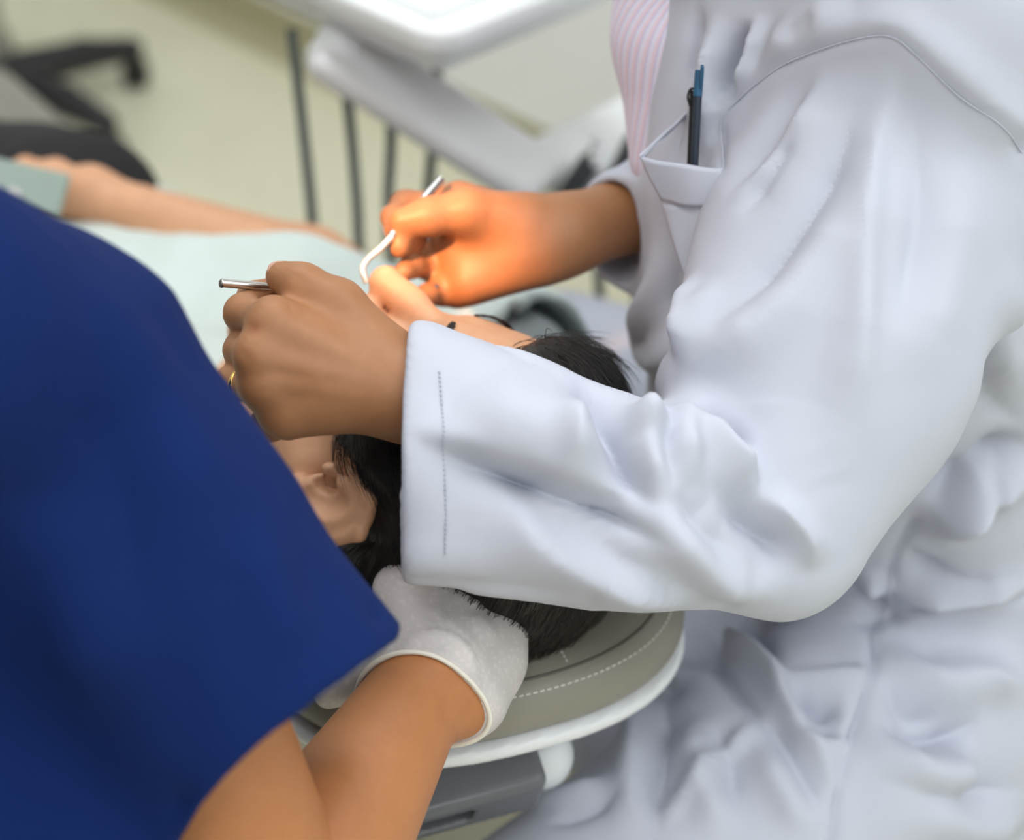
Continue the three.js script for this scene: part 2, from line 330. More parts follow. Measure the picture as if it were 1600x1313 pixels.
// a head in its own frame: x to the person's left, y to the crown, z out of the face; mouth opens the jaw
function headField(mouth = 0) {
  const s = (f) => (x, y, z) => f(Math.abs(x), y, z);
  const skull = join(0.03, ell([0, 0.045, -0.014], [0.076, 0.094, 0.097]), ell([0, 0.055, 0.035], [0.064, 0.06, 0.052]));
  const dj = mouth * 0.018;
  const face = s(join(0.022, ell([0, -0.03, 0.034], [0.06, 0.082, 0.056]), cap([0.056, -0.035, 0.0], [0.016, -0.096 - dj, 0.068], 0.02, 0.017), cap([0, -0.1 - dj, 0.076], [0.014, -0.1 - dj, 0.074], 0.0165), cap([0.044, -0.006, 0.062], [0.03, -0.02, 0.07], 0.02)));
  const brow = s(cap([0.01, 0.036, 0.081], [0.042, 0.039, 0.068], 0.0125, 0.011));
  const socket = s(ell([0.033, 0.016, 0.097], [0.02, 0.014, 0.018])), lid = s(ell([0.032, 0.016, 0.0765], [0.015, 0.0125, 0.013]));
  const nose = s(join(0.008, limb([[0, 0.03, 0.083], [0, 0.0, 0.101], [0, -0.02, 0.1125]], [0.0085, 0.009, 0.0115], 0.01), cap([0.0115, -0.027, 0.096], [0.013, -0.024, 0.09], 0.0085)));
  const lips = s(join(0.006, cap([0, -0.053, 0.096], [0.02, -0.057, 0.084], 0.0068, 0.004), cap([0, -0.064 - dj, 0.093 - dj * 0.4], [0.018, -0.061 - dj * 0.5, 0.084], 0.0075, 0.004)));
  const gape = ell([0, -0.058 - dj * 0.5, 0.092], [0.02, 0.0015 + dj * 0.62, 0.03]);
  const ear = s((() => {
    const M = new THREE.Matrix4().makeRotationY(-0.42);
    const shell = ell([0.086, 0.002, -0.012], [0.0085, 0.034, 0.0205], M), bowl = ell([0.093, 0.0, -0.006], [0.0085, 0.021, 0.011], M), hole = ell([0.084, -0.004, 0.001], [0.009, 0.009, 0.006], M);
    const rim = limb([[0.079, 0.012, 0.012], [0.086, 0.033, -0.002], [0.094, 0.03, -0.022], [0.095, 0.008, -0.031], [0.09, -0.018, -0.02], [0.083, -0.03, -0.006]], [0.003, 0.0042, 0.0046, 0.0042, 0.0045, 0.0055], 0.004), tragus = ell([0.08, -0.003, 0.01], [0.005, 0.006, 0.004]), lobe = ell([0.083, -0.029, -0.006], [0.006, 0.009, 0.008]);
    return (x, y, z) => smin(smin(smax(smax(shell(x, y, z), -bowl(x, y, z), 0.003), -hole(x, y, z), 0.003), rim(x, y, z), 0.003), Math.min(tragus(x, y, z), lobe(x, y, z)), 0.004);
  })());
  const neck = cap([0, -0.05, -0.025], [0, -0.2, -0.045], 0.056, 0.062);
  const all = (x, y, z) => {
    let d = smin(smin(skull(x, y, z), face(x, y, z), 0.03), brow(x, y, z), 0.016);
    d = smax(d, -socket(x, y, z), 0.014); d = smin(d, lid(x, y, z), 0.004);
    d = smin(d, nose(x, y, z), 0.009); d = smin(d, lips(x, y, z), 0.006);
    if (mouth) d = smax(d, -gape(x, y, z), 0.004);
    d = smin(d, neck(x, y, z), 0.03);
    return smin(d, ear(x, y, z), 0.005);
  };
  return { all, skull };
}
const HAIRLINE = [[0.1, 0.1], [0.08, 0.092], [0.07, 0.07], [0.062, 0.036], [0.054, 0.01], [0.044, -0.014], [0.026, -0.016], [0.014, 0.012], [-0.002, 0.034], [-0.03, 0.02], [-0.045, -0.035], [-0.075, -0.075], [-0.12, -0.085]];   // [z, y]
function hairEdge(z) { if (z >= HAIRLINE[0][0]) return HAIRLINE[0][1]; for (let i = 0; i + 1 < HAIRLINE.length; i++) { const [z0, y0] = HAIRLINE[i], [z1, y1] = HAIRLINE[i + 1]; if (z >= z1) return y0 + ((y1 - y0) * (z0 - z)) / (z0 - z1); } return -0.085; }
function placeField(f, frame, scale) {               // from a figure's own frame to the world
  const I = frame.clone().invert().elements;
  return (x, y, z) => f((I[0] * x + I[4] * y + I[8] * z + I[12]) / scale, (I[1] * x + I[5] * y + I[9] * z + I[13]) / scale, (I[2] * x + I[6] * y + I[10] * z + I[14]) / scale) * scale;
}
function frameOf(origin, crown, front) {
  const y = V(crown).normalize(), f = V(front), z = f.addScaledVector(y, -f.dot(y)).normalize(), x = y.clone().cross(z);
  return new THREE.Matrix4().makeBasis(x, y, z).setPosition(...origin);
}
const hairMat = standard([0.012, 0.0095, 0.0085], 0.5);
function hairCap(skull, thick = 0.01) { return (x, y, z) => { const t = thick * (0.5 + 0.5 * Math.min(1, Math.max(0, (y - hairEdge(z)) / 0.03))) + (y > 0.06 ? 0.006 * Math.min(1, (y - 0.06) / 0.05) : 0); return smax(skull(x, y, z) - t, (hairEdge(z) - y) * 0.8, 0.006); }; }
function hairStrands(g, inv, frame, scale, count, length) {       // fine strands combed from the forehead to the back
  const p = g.attributes.position, n = g.attributes.normal, out = [], nor = [], ix = [];
  const a = new THREE.Vector3(), q = new THREE.Vector3(), d = new THREE.Vector3(), s = new THREE.Vector3();
  for (let i = 0; i < count; i++) {
    const v = Math.floor(rnd() * p.count); a.fromBufferAttribute(p, v); q.fromBufferAttribute(n, v);
    const l = a.clone().applyMatrix4(inv).divideScalar(scale); if (l.y - hairEdge(l.z) < 0.008 && l.z < 0.05) continue;
    d.set((rnd() - 0.5) * 0.5 + l.x * 2.5 * Math.max(0, l.y - 0.05) / 0.05, 0.5 - (l.z < -0.02 ? 0.9 : 0) + (rnd() - 0.5) * 0.35, -1).transformDirection(frame); d.addScaledVector(q, -d.dot(q)).normalize();
    s.crossVectors(d, q).normalize();
    const L = length * (0.6 + rnd() * 0.8), lift = 0.001 + rnd() * 0.0028, r = 0.00022 + rnd() * 0.0002, seg = 5, bend = (rnd() - 0.5) * 0.25, base = out.length / 3;
    let pos = a.clone(), dir = d.clone();
    for (let k = 0; k <= seg; k++) {
      const t = k / seg, w = r * (1 - t * 0.7), up = lift * Math.sin(t * Math.PI * 0.8) * 1.4 + 0.0004;
      for (let m = 0; m < 3; m++) { const an = (m / 3) * Math.PI * 2, c = Math.cos(an), e = Math.sin(an); out.push(pos.x + q.x * (up + w * c) + s.x * w * e, pos.y + q.y * (up + w * c) + s.y * w * e, pos.z + q.z * (up + w * c) + s.z * w * e); nor.push(q.x * c + s.x * e, q.y * c + s.y * e, q.z * c + s.z * e); }
      pos.addScaledVector(dir, L / seg); dir.addScaledVector(s, bend / seg).addScaledVector(q, (-L / seg) / (0.1 * scale)).normalize();
      if (k < seg) for (let m = 0; m < 3; m++) { const u = base + k * 3 + m, w2 = base + k * 3 + ((m + 1) % 3); ix.push(u, w2, u + 3, w2, w2 + 3, u + 3); }
    }
  }
  const h = new THREE.BufferGeometry(); h.setAttribute('position', new THREE.Float32BufferAttribute(out, 3)); h.setAttribute('normal', new THREE.Float32BufferAttribute(nor, 3)); h.setIndex(ix);
  return h;
}
function headMesh(frame, scale, mouth, cell, spots) {
  const H = headField(mouth), f = placeField(H.all, frame, scale), o = new THREE.Vector3().setFromMatrixPosition(frame), R = 0.2;
  return { field: f, skull: H.skull, geometry: solid(f, [o.x - R, o.y - R, o.z - R], [o.x + R, o.y + R, o.z + R], cell) };
}
function addHair(owner, frame, scale, skull, cell, strands, length, label, thick) {
  const o = new THREE.Vector3().setFromMatrixPosition(frame), R = 0.19, f = placeField(hairCap(skull, thick), frame, scale);
  const g = solid(f, [o.x - R, o.y - R, o.z - R], [o.x + R, o.y + R, o.z + R], cell);
  const st = strands ? hairStrands(g, frame.clone().invert(), frame, scale, strands, length) : null;
  const geo = st ? mergeGeometries([g, st]) : g;
  return part(owner, 'hair', geo, hairMat, label);
}
// bars lying on a face: eyebrows of short hairs
function eyebrows(owner, frame, scale) {
  for (const s of [-1, 1]) {
    const gs = [];
    for (let i = 0; i < 60; i++) {
      const t = rnd(), x = s * (0.013 + t * 0.036), y = 0.043 + 0.006 * Math.sin(t * 2.4) + (rnd() - 0.5) * 0.006 * (1 - t * 0.6), z = 0.0965 - 0.021 * t * t;
      const a = new THREE.Vector3(x, y, z).multiplyScalar(scale), b = new THREE.Vector3(x + s * 0.009, y + 0.0015 - t * 0.002, z - 0.002 - t * 0.007).multiplyScalar(scale);
      gs.push(rod(a.applyMatrix4(frame).toArray(), b.applyMatrix4(frame).toArray(), 0.0009, 0.0004, 5));
    }
    part(owner, 'eyebrow', mergeGeometries(gs), hairMat, 'black eyebrow');
  }
}

// ---------------------------------------------------------------- the patient lying back
const patientSkin = skin(0.7, 0.37, 0.21);
const patient = thing('person', 'person lying back on the headrest with short black hair under a pale drape', 'person', [-0.2, 0, -0.3]);
{
  const O = [-0.072, 0.874, -0.058], S = 1.09, frame = frameOf(O, [0.839, 0.202, 0.506], [0.18, 1, -0.31]);
  const H = headMesh(frame, S, 1, 0.0025);
  const shoulderR = [-0.015, 0.74, -0.31], shoulderL = [-0.33, 0.74, -0.07], chest = [-0.29, 0.69, -0.34], pelvis = [-0.5, 0.64, -0.66];
  const B = new THREE.Matrix4().makeBasis(new THREE.Vector3(0.789, 0, -0.615), new THREE.Vector3(0.6, 0.1, 0.77).normalize(), new THREE.Vector3(0, 1, 0));
  const torso = join(0.06, ell(chest, [0.17, 0.24, 0.1], B), ell(pelvis, [0.16, 0.16, 0.1], B), cap(shoulderL, shoulderR, 0.06), cap([-0.14, 0.82, -0.17], [-0.19, 0.76, -0.24], 0.055, 0.07));
  const elbowR = [-0.1966,0.7534,-0.4882], wristR = [-0.4212,0.7796,-0.5848];
  const elbowL = [-0.55, 0.72, -0.2], wristL = [-0.6, 0.76, -0.45];
  const arms = join(0.02, limb([shoulderR, elbowR, wristR], [0.052, 0.042, 0.026], 0.02), limb([shoulderL, elbowL, wristL], [0.052, 0.042, 0.026], 0.02));
  const body = join(0.03, torso, arms);
  const handR = hand({ wrist: wristR, elbow: elbowR, re: 0.042, rw: 0.025, mcp: [[-0.4642,0.794,-0.6088], [-0.4683,0.7948,-0.5904], [-0.4672,0.7957,-0.5721], [-0.4643,0.7948,-0.5586]], fingers: [
    [[-0.494,0.8016,-0.6084], [-0.4979,0.8119,-0.5847], [-0.4977,0.8153,-0.5683]], [[-0.4991,0.8024,-0.59], [-0.5056,0.8088,-0.5696], [-0.504,0.8113,-0.5525]], [[-0.4992,0.7998,-0.5752], [-0.5043,0.8058,-0.5545], [-0.5008,0.8094,-0.5383]], [[-0.4897,0.7973,-0.5606], [-0.4945,0.8014,-0.5447], [-0.4942,0.806,-0.5293]]],
    thumb: [[-0.425,0.7958,-0.5848], [-0.4452,0.8048,-0.5664], [-0.4599,0.8073,-0.5494], [-0.4695,0.8094,-0.5383]] });
  const handL = hand({ wrist: wristL, elbow: elbowL, mcp: [[-0.545, 0.775, -0.52], [-0.565, 0.78, -0.53], [-0.585, 0.78, -0.535], [-0.605, 0.775, -0.53]], fingers: [
    [[-0.52, 0.775, -0.56], [-0.505, 0.77, -0.58], [-0.5, 0.765, -0.6]], [[-0.55, 0.78, -0.575], [-0.54, 0.775, -0.6], [-0.535, 0.765, -0.615]], [[-0.575, 0.78, -0.575], [-0.57, 0.775, -0.6], [-0.565, 0.765, -0.615]], [[-0.6, 0.775, -0.565], [-0.6, 0.77, -0.585], [-0.595, 0.765, -0.6]]],
    thumb: [[-0.58, 0.775, -0.47], [-0.55, 0.785, -0.5], [-0.525, 0.79, -0.53], [-0.515, 0.79, -0.55]] });
  part(patient, 'body', mottle(weld(H.geometry, solid(body, [-0.85, 0.5, -1.0], [0.15, 1.0, 0.1], 0.012), solid(handR, [-0.75, 0.6, -0.95], [-0.15, 0.95, -0.4], 0.004), solid(handL, [-0.75, 0.6, -0.75], [-0.4, 0.9, -0.1], 0.004))), patientSkin);
  addHair(patient, frame, S, H.skull, 0.003, 9000, 0.028, 'short straight black hair', 0.015);
  eyebrows(patient, frame, S);
  // dark clothes
  const shirt = grow(join(0.05, ell(chest, [0.172, 0.24, 0.1], B), ell(pelvis, [0.16, 0.17, 0.1], B), cap(shoulderL, shoulderR, 0.064), limb([shoulderR, [-0.09, 0.71, -0.4]], [0.066, 0.062]), limb([shoulderL, [-0.43, 0.7, -0.13]], [0.066, 0.062])), 0.004);
  part(patient, 'shirt', solid(shirt, [-0.8, 0.5, -1.0], [0.15, 1.0, 0.1], 0.01), standard([0.3, 0.33, 0.34], 0.85), 'grey short-sleeved shirt under the drape');
  const hip = [-0.4816,0.6917,-0.6811], kneeR = [-0.8316,0.5682,-1.029], hipL = [-0.68, 0.65, -0.58], kneeL = [-1.0, 0.68, -0.95];
  const legs = join(0.04, limb([hip, kneeR, [-1.15, 0.52, -1.5]], [0.105, 0.08, 0.055]), limb([hipL, kneeL, [-1.28, 0.52, -1.35]], [0.1, 0.078, 0.055]), ell([-0.55, 0.65, -0.7], [0.17, 0.13, 0.095], B));
  part(patient, 'trousers', crease(solid(legs, [-1.45, 0.4, -1.7], [-0.2, 0.95, -0.4], 0.01), [], 0.003), standard([0.014, 0.013, 0.015], 0.9), 'black trousers');
  for (const [a, b] of [[[-1.15, 0.5, -1.5], [-1.27, 0.47, -1.62]], [[-1.28, 0.5, -1.35], [-1.4, 0.47, -1.46]]]) part(patient, 'shoe', solid(join(0.02, cap(a, b, 0.045, 0.036), cap([a[0], a[1] + 0.03, a[2]], [b[0] - 0.02, b[1] + 0.05, b[2] - 0.02], 0.04, 0.035)), [-1.6, 0.3, -1.8], [-0.95, 0.75, -1.2], 0.008), standard([0.02, 0.02, 0.022], 0.5), 'black shoe');
}
// the pale drape over the chest
{
  const B = new THREE.Matrix4().makeBasis(new THREE.Vector3(0.789, 0, -0.615), new THREE.Vector3(0.6, 0.1, 0.77).normalize(), new THREE.Vector3(0, 1, 0));
  const o = thing('patient_drape', 'pale mint cloth drape spread over the chest of the lying person', 'drape', [-0.3, 0.7, -0.4]);
  const under = join(0.07, ell([-0.29, 0.69, -0.34], [0.205, 0.28, 0.122], B), ell([-0.47, 0.64, -0.6], [0.19, 0.17, 0.122], B), cap([-0.33, 0.74, -0.07], [-0.005, 0.74, -0.31], 0.084), limb([[-0.005, 0.735, -0.31], [-0.1, 0.71, -0.42], [-0.198,0.7751,-0.429]], [0.084, 0.07, 0.044]), limb([[-0.33, 0.735, -0.07], [-0.5, 0.7, -0.17]], [0.08, 0.066]), ell([-0.13, 0.8, -0.17], [0.09, 0.07, 0.05], B));
  const shell = (x, y, z) => { const d = under(x, y, z); return Math.max(d, -(d + 0.0095)); };
  let f = cut(shell, [-0.3, 0.64, -0.4], [0, -1, 0], 0.002);                       // hangs to just below the arms
  f = cut(f, [-0.12, 0.82, -0.16], [0.72, 0.25, 0.6], 0.002);                     // neck edge
  f = cut(f, [-0.55, 0.7, -0.72], [-0.6, 0, -0.77], 0.002);
  part(o, 'cloth', crease(relax(solid(f, [-0.8, 0.6, -1.0], [0.2, 1.0, 0.1], 0.0045)), [
    ['r', 0.014, 0.03, [[-0.0109,0.8426,-0.3042], [0.0163,0.8298,-0.2941], [0.0375,0.8158,-0.2578]]], ['v', 0.012, 0.025, [[0,0.8426,-0.3042], [0.027,0.8312,-0.2825], [0.0479,0.8216,-0.2497]]],
    ['r', 0.012, 0.04, [[-0.354,0.8049,-0.4523], [-0.282,0.811,-0.4571], [-0.219,0.8178,-0.437]]], ['r', 0.01, 0.03, [[-0.28,0.8424,-0.3548], [-0.2128,0.8469,-0.3582], [-0.1325,0.8533,-0.3378]]], ['r', 0.008, 0.03, [[-0.2538,0.8269,-0.2792], [-0.2429,0.8359,-0.3242], [-0.2128,0.8513,-0.3616]]],
  ], 0.004), standard([0.62, 0.7, 0.67], 0.85));
}

// ---------------------------------------------------------------- the dental chair
const leather = standard([0.255, 0.24, 0.197], 0.4);
const shellMat = standard([0.8, 0.82, 0.85], 0.3), greyPlastic = standard([0.12, 0.125, 0.14], 0.25), threadMat = standard([0.72, 0.7, 0.64], 0.7);
const chair = thing('dental_chair', 'taupe leather dental chair with a stitched headrest on a white shell', 'dental chair', [-0.45, 0, -0.6]);
{
  // headrest: an oval cushion, axis toward the feet of the chair
  const N = [0.1, 0.98, -0.05], c = [-0.034, 0.777, -0.012], M = frameOf(c, N, [0.4, 0.0, 0.92]);       // x across, y up, z to the crown end
  const inv = M.clone().invert();
  const loc = (p) => V(p).applyMatrix4(inv).toArray();
  const at = (x, y, z) => new THREE.Vector3(x, y, z).applyMatrix4(M).toArray();
  const oval = (x, z, a, b) => { const e = 2.5, q = Math.pow(Math.abs(x) / a, e) + Math.pow(Math.abs(z) / b, e); return (Math.pow(q, 1 / e) - 1) * Math.min(a, b); };
  const W = 0.162, D = 0.128;
  const cushion = placeField((x, y, z) => { const r = oval(x, z, W, D), hollow = 0.018 * Math.exp(-(x * x) / 0.004 - (z + 0.03) ** 2 / 0.012); return smax(smax(r, y - 0.034 + hollow + 0.012 * Math.max(0, 1 + r / 0.05), 0.03), -y - 0.025, 0.028); }, M, 1);
  const head = new THREE.Group(); head.name = 'headrest'; chair.add(head);
  const b0 = [-0.26, 0.6, -0.24], b1 = [0.2, 0.9, 0.22];
  part(head, 'cushion', solid(cushion, b0, b1, 0.003), leather, 'taupe leather headrest cushion');
  const rimField = placeField((x, y, z) => { const r = oval(x, z, W + 0.003, D + 0.003); return smax(smax(r, y + 0.018, 0.005), -y - 0.032, 0.008); }, M, 1);
  const bowl = placeField((x, y, z) => { const r = oval(x, z, W + 0.004 + y * 0.5, D + 0.004 + y * 0.5); return smax(smax(r, y + 0.026, 0.006), -y - 0.075, 0.02); }, M, 1);
  part(head, 'shell', solid(join(0.004, rimField, bowl), b0, b1, 0.003), shellMat, 'white plastic headrest shell');
  // seams: a welt line and a row of stitches around the top edge
  const ring = (k, y) => { const pts = []; for (let i = 0; i < 96; i++) { const t = (i / 96) * Math.PI * 2, cx = Math.cos(t), sz = Math.sin(t), e = 2 / 2.5; pts.push([Math.sign(cx) * Math.abs(cx) ** e * W * k, y, Math.sign(sz) * Math.abs(sz) ** e * D * k]); } return pts; };
  const onTop = (p) => { let y = 0.05; for (let i = 0; i < 60; i++) { const q = at(p[0], y, p[2]), d = cushion(...q); if (d < 0.0002) break; y -= Math.max(d * 0.7, 0.0002); } return at(p[0], y, p[2]); };
  const welt = new THREE.CatmullRomCurve3(ring(0.86, 0).map(onTop).map(V), true);
  part(head, 'seam', new THREE.TubeGeometry(welt, 240, 0.0011, 6, true), standard([0.1, 0.09, 0.075], 0.6), 'dark seam');
  const line = new THREE.CatmullRomCurve3(ring(0.925, 0).map(onTop).map(V), true), st = [];
  for (let i = 0; i < 170; i++) { const a = line.getPointAt(i / 170), b = line.getPointAt((i + 0.62) / 170); st.push(rod(a.toArray(), b.toArray(), 0.0007, 0.0007, 5)); }
  for (const [x0, z0, x1, z1] of [[0.03, 0.105, 0.028, 0.075], [0.028, 0.075, -0.03, 0.07]]) for (let i = 0; i < 9; i++) { const a = onTop([x0 + (x1 - x0) * i / 9, 0, z0 + (z1 - z0) * i / 9]), b = onTop([x0 + (x1 - x0) * (i + 0.6) / 9, 0, z0 + (z1 - z0) * (i + 0.6) / 9]); st.push(rod(a, b, 0.0006, 0.0006, 5)); }
  part(head, 'stitching', mergeGeometries(st), threadMat, 'pale stitching');
  // release lever under the crown end
  const hand0 = [-0.0119,0.659,0.0551], hand1 = [-0.0468,0.6737,0.0689], hand2 = [-0.0944,0.6751,0.0552];
  const lever = placeField((x, y, z) => { const bx = Math.abs(x) - 0.045, by = Math.abs(y) - 0.021, bz = Math.abs(z) - 0.024; return Math.min(Math.max(bx, by, bz), 0) + Math.hypot(Math.max(bx, 0), Math.max(by, 0), Math.max(bz, 0)) - 0.008; }, frameOf([-0.0357,0.696,0.0832], [0.1, 0.9, 0.35], [0.3, -0.35, 0.9]), 1);
  const slot = placeField((x, y, z) => { const bx = Math.abs(x + 0.03) - 0.024, by = Math.abs(y + 0.001) - 0.0075; return Math.max(Math.hypot(Math.max(bx, 0), Math.max(by, 0)) - 0.006 + Math.min(Math.max(bx, by), 0), Math.abs(z - 0.03) - 0.02); }, frameOf([-0.0357,0.696,0.0832], [0.1, 0.9, 0.35], [0.3, -0.35, 0.9]), 1);
  part(head, 'release_lever', solid((x, y, z) => smax(lever(x, y, z), -slot(x, y, z), 0.002), [-0.25, 0.5, -0.15], [0.2, 0.85, 0.25], 0.0025), greyPlastic, 'dark grey release lever with a slot');
  part(head, 'mount', solid(join(0.01, limb([[0.0199,0.6749,0.049], [0,0.6613,0.0406]], [0.026, 0.026]), cap([0.0, 0.66, -0.02], [-0.12, 0.62, -0.16], 0.035)), [-0.25, 0.5, -0.25], [0.2, 0.8, 0.2], 0.004), shellMat, 'white headrest mount');
  // backrest, seat and base
  const B = frameOf([-0.3, 0.56, -0.38], [0, 1, 0.05], [0.6, 0.06, 0.77]), Sx = frameOf([-0.75, 0.47, -0.97], [0, 1, 0.02], [0.6, 0.03, 0.77]);
  const slab = (f, w, h, l, r) => placeField((x, y, z) => { const bx = Math.abs(x) - w + r, by = Math.abs(y) - h + r, bz = Math.abs(z) - l + r; return Math.min(Math.max(bx, by, bz), 0) + Math.hypot(Math.max(bx, 0), Math.max(by, 0), Math.max(bz, 0)) - r; }, f, 1);
  part(chair, 'backrest', solid(slab(B, 0.26, 0.045, 0.29, 0.04), [-0.85, 0.4, -0.95], [0.25, 0.75, 0.15], 0.01), leather, 'taupe leather backrest');
  part(chair, 'seat', solid(slab(Sx, 0.27, 0.06, 0.4, 0.05), [-1.5, 0.3, -1.7], [-0.05, 0.7, -0.3], 0.012), leather, 'taupe leather seat');
  part(chair, 'leg_rest', solid(slab(frameOf([-1.15, 0.4, -1.48], [0, 1, 0], [0.6, 0.1, 0.77]), 0.24, 0.04, 0.26, 0.035), [-1.6, 0.2, -1.95], [-0.7, 0.6, -1.0], 0.012), leather, 'taupe leather leg rest');
  part(chair, 'column', rod([-0.66, 0.06, -0.86], [-0.66, 0.47, -0.86], 0.11, 0.1, 28), shellMat, 'white lift column');
  part(chair, 'base', box(0.5, 0.06, 0.85, 0, 0, 0, 0.025).applyMatrix4(frameOf([-0.7, 0.03, -0.92], [0, 1, 0], [0.6, 0, 0.77])), shellMat, 'white floor plate');
}

// ---------------------------------------------------------------- the shape of the dentist's coat
const L = { shoulder: [0.2438,1.083,-0.1114], elbow: [0.1792,0.9014,0.0687], wrist: [-0.0593,1.005,0.0411] };
const R = { shoulder: [0.27, 1.13, -0.43], elbow: [0.3, 0.93, -0.42], wrist: [0.0381,0.9756,-0.1923] };
const coat = (() => {
  const upper = join(0.05,
    limb([[0.2494,1.093,-0.138], [0.2152,0.9826,-0.0264], [0.1768,0.9059,0.0614]], [0.084, 0.076, 0.044], 0.03),
    limb([[0.291,1.075,-0.1177], [0.2321,0.956,-0.0056], [0.1888,0.9055,0.0591]], [0.075, 0.044, 0.026], 0.03),
    limb([[0.1809,1.041,-0.1166], [0.1548,0.9663,-0.02], [0.1685,0.9389,0.0267]], [0.052, 0.05, 0.05], 0.03));
  const fore = join(0.03,
    quad([-0.0571,1.013,0.0386], [0.092,0.9586,0.0621], [0.1681,0.9002,0.0824], [-0.0561,0.9441,0.114], 0.037, 0.038, 0.026, 0.025),
    limb([[-0.0566,0.9818,0.0757], [0.0788,0.9475,0.0898], [0.1693,0.905,0.0786]], [0.045, 0.046, 0.03], 0.03),
    limb([[0.1366,0.9437,0.0293], [0.173,0.8972,0.072]], [0.05, 0.034], 0.03));
  const cuffAt = [-0.0652,0.9895,0.076], cuffN = [-1, 0.02, -0.02];
  const sleeve = join(0.012, upper, fore);
  const inside = grow(sleeve, -0.011);
  const cuffed = (x, y, z) => {
    let d = sleeve(x, y, z); const e = (x - cuffAt[0]) * cuffN[0] + (y - cuffAt[1]) * cuffN[1] + (z - cuffAt[2]) * cuffN[2];
    d = smax(d, e, 0.004);
    return e > -0.02 ? Math.max(d, -Math.max(inside(x, y, z), -(e + 0.014))) : d;
  };
  const torso = join(0.06,
    ell([0.3, 1.12, -0.26], [0.155, 0.16, 0.21]),
    ell([0.3, 0.95, -0.26], [0.17, 0.24, 0.185]),
    ell([0.36, 0.74, -0.26], [0.18, 0.2, 0.18]),
    ell([0.42, 0.6, -0.26], [0.2, 0.16, 0.2]),
    cap([0.28, 1.2, -0.13], [0.28, 1.18, -0.39], 0.06),
    cap([0.178, 0.98, -0.29], [0.178, 1.16, -0.27], 0.066),
    limb([[0.161,1.087,-0.2282], [0.1541,1.021,-0.1772], [0.151,0.9392,-0.1511]], [0.05, 0.055, 0.05]),
    cap([0.205, 0.95, -0.23], [0.195, 0.77, -0.19], 0.088));
  const skirt = join(0.05,
    limb([[0.4, 0.56, -0.16], [0.22, 0.56, 0.0], [0.03, 0.54, 0.13]], [0.12, 0.115, 0.1], 0.05),
    limb([[0.4, 0.56, -0.37], [0.05, 0.54, -0.6]], [0.115, 0.1], 0.05),
    quad([0.42, 0.56, -0.1], [0.05, 0.5, 0.17], [0.08, 0.28, 0.25], [0.48, 0.28, 0.02], 0.05, 0.05, 0.025, 0.04),
    quad([0.35, 0.56, -0.26], [0.1, 0.5, -0.1], [0.1, 0.5, -0.45], [0.35, 0.56, -0.3], 0.05));
  const armR = join(0.03, limb([R.shoulder, R.elbow], [0.085, 0.068], 0.03), limb([R.elbow, [0.0816,0.9632,-0.2144]], [0.068, 0.047], 0.03));
  const cr = [0.0816,0.9632,-0.2144], nr = V(cr).sub(V(R.elbow)).normalize(), insideR = grow(armR, -0.0065);
  const cuffedR = (x, y, z) => { let d = armR(x, y, z); const e = (x - cr[0]) * nr.x + (y - cr[1]) * nr.y + (z - cr[2]) * nr.z; d = smax(d, e, 0.003); return e > -0.05 ? Math.max(d, -Math.max(insideR(x, y, z), -(e + 0.045))) : d; };
  const trunk = join(0.03, torso, skirt);
  return (x, y, z) => smin(smin(trunk(x, y, z), cuffedR(x, y, z), 0.02), cuffed(x, y, z), 0.012);
})();
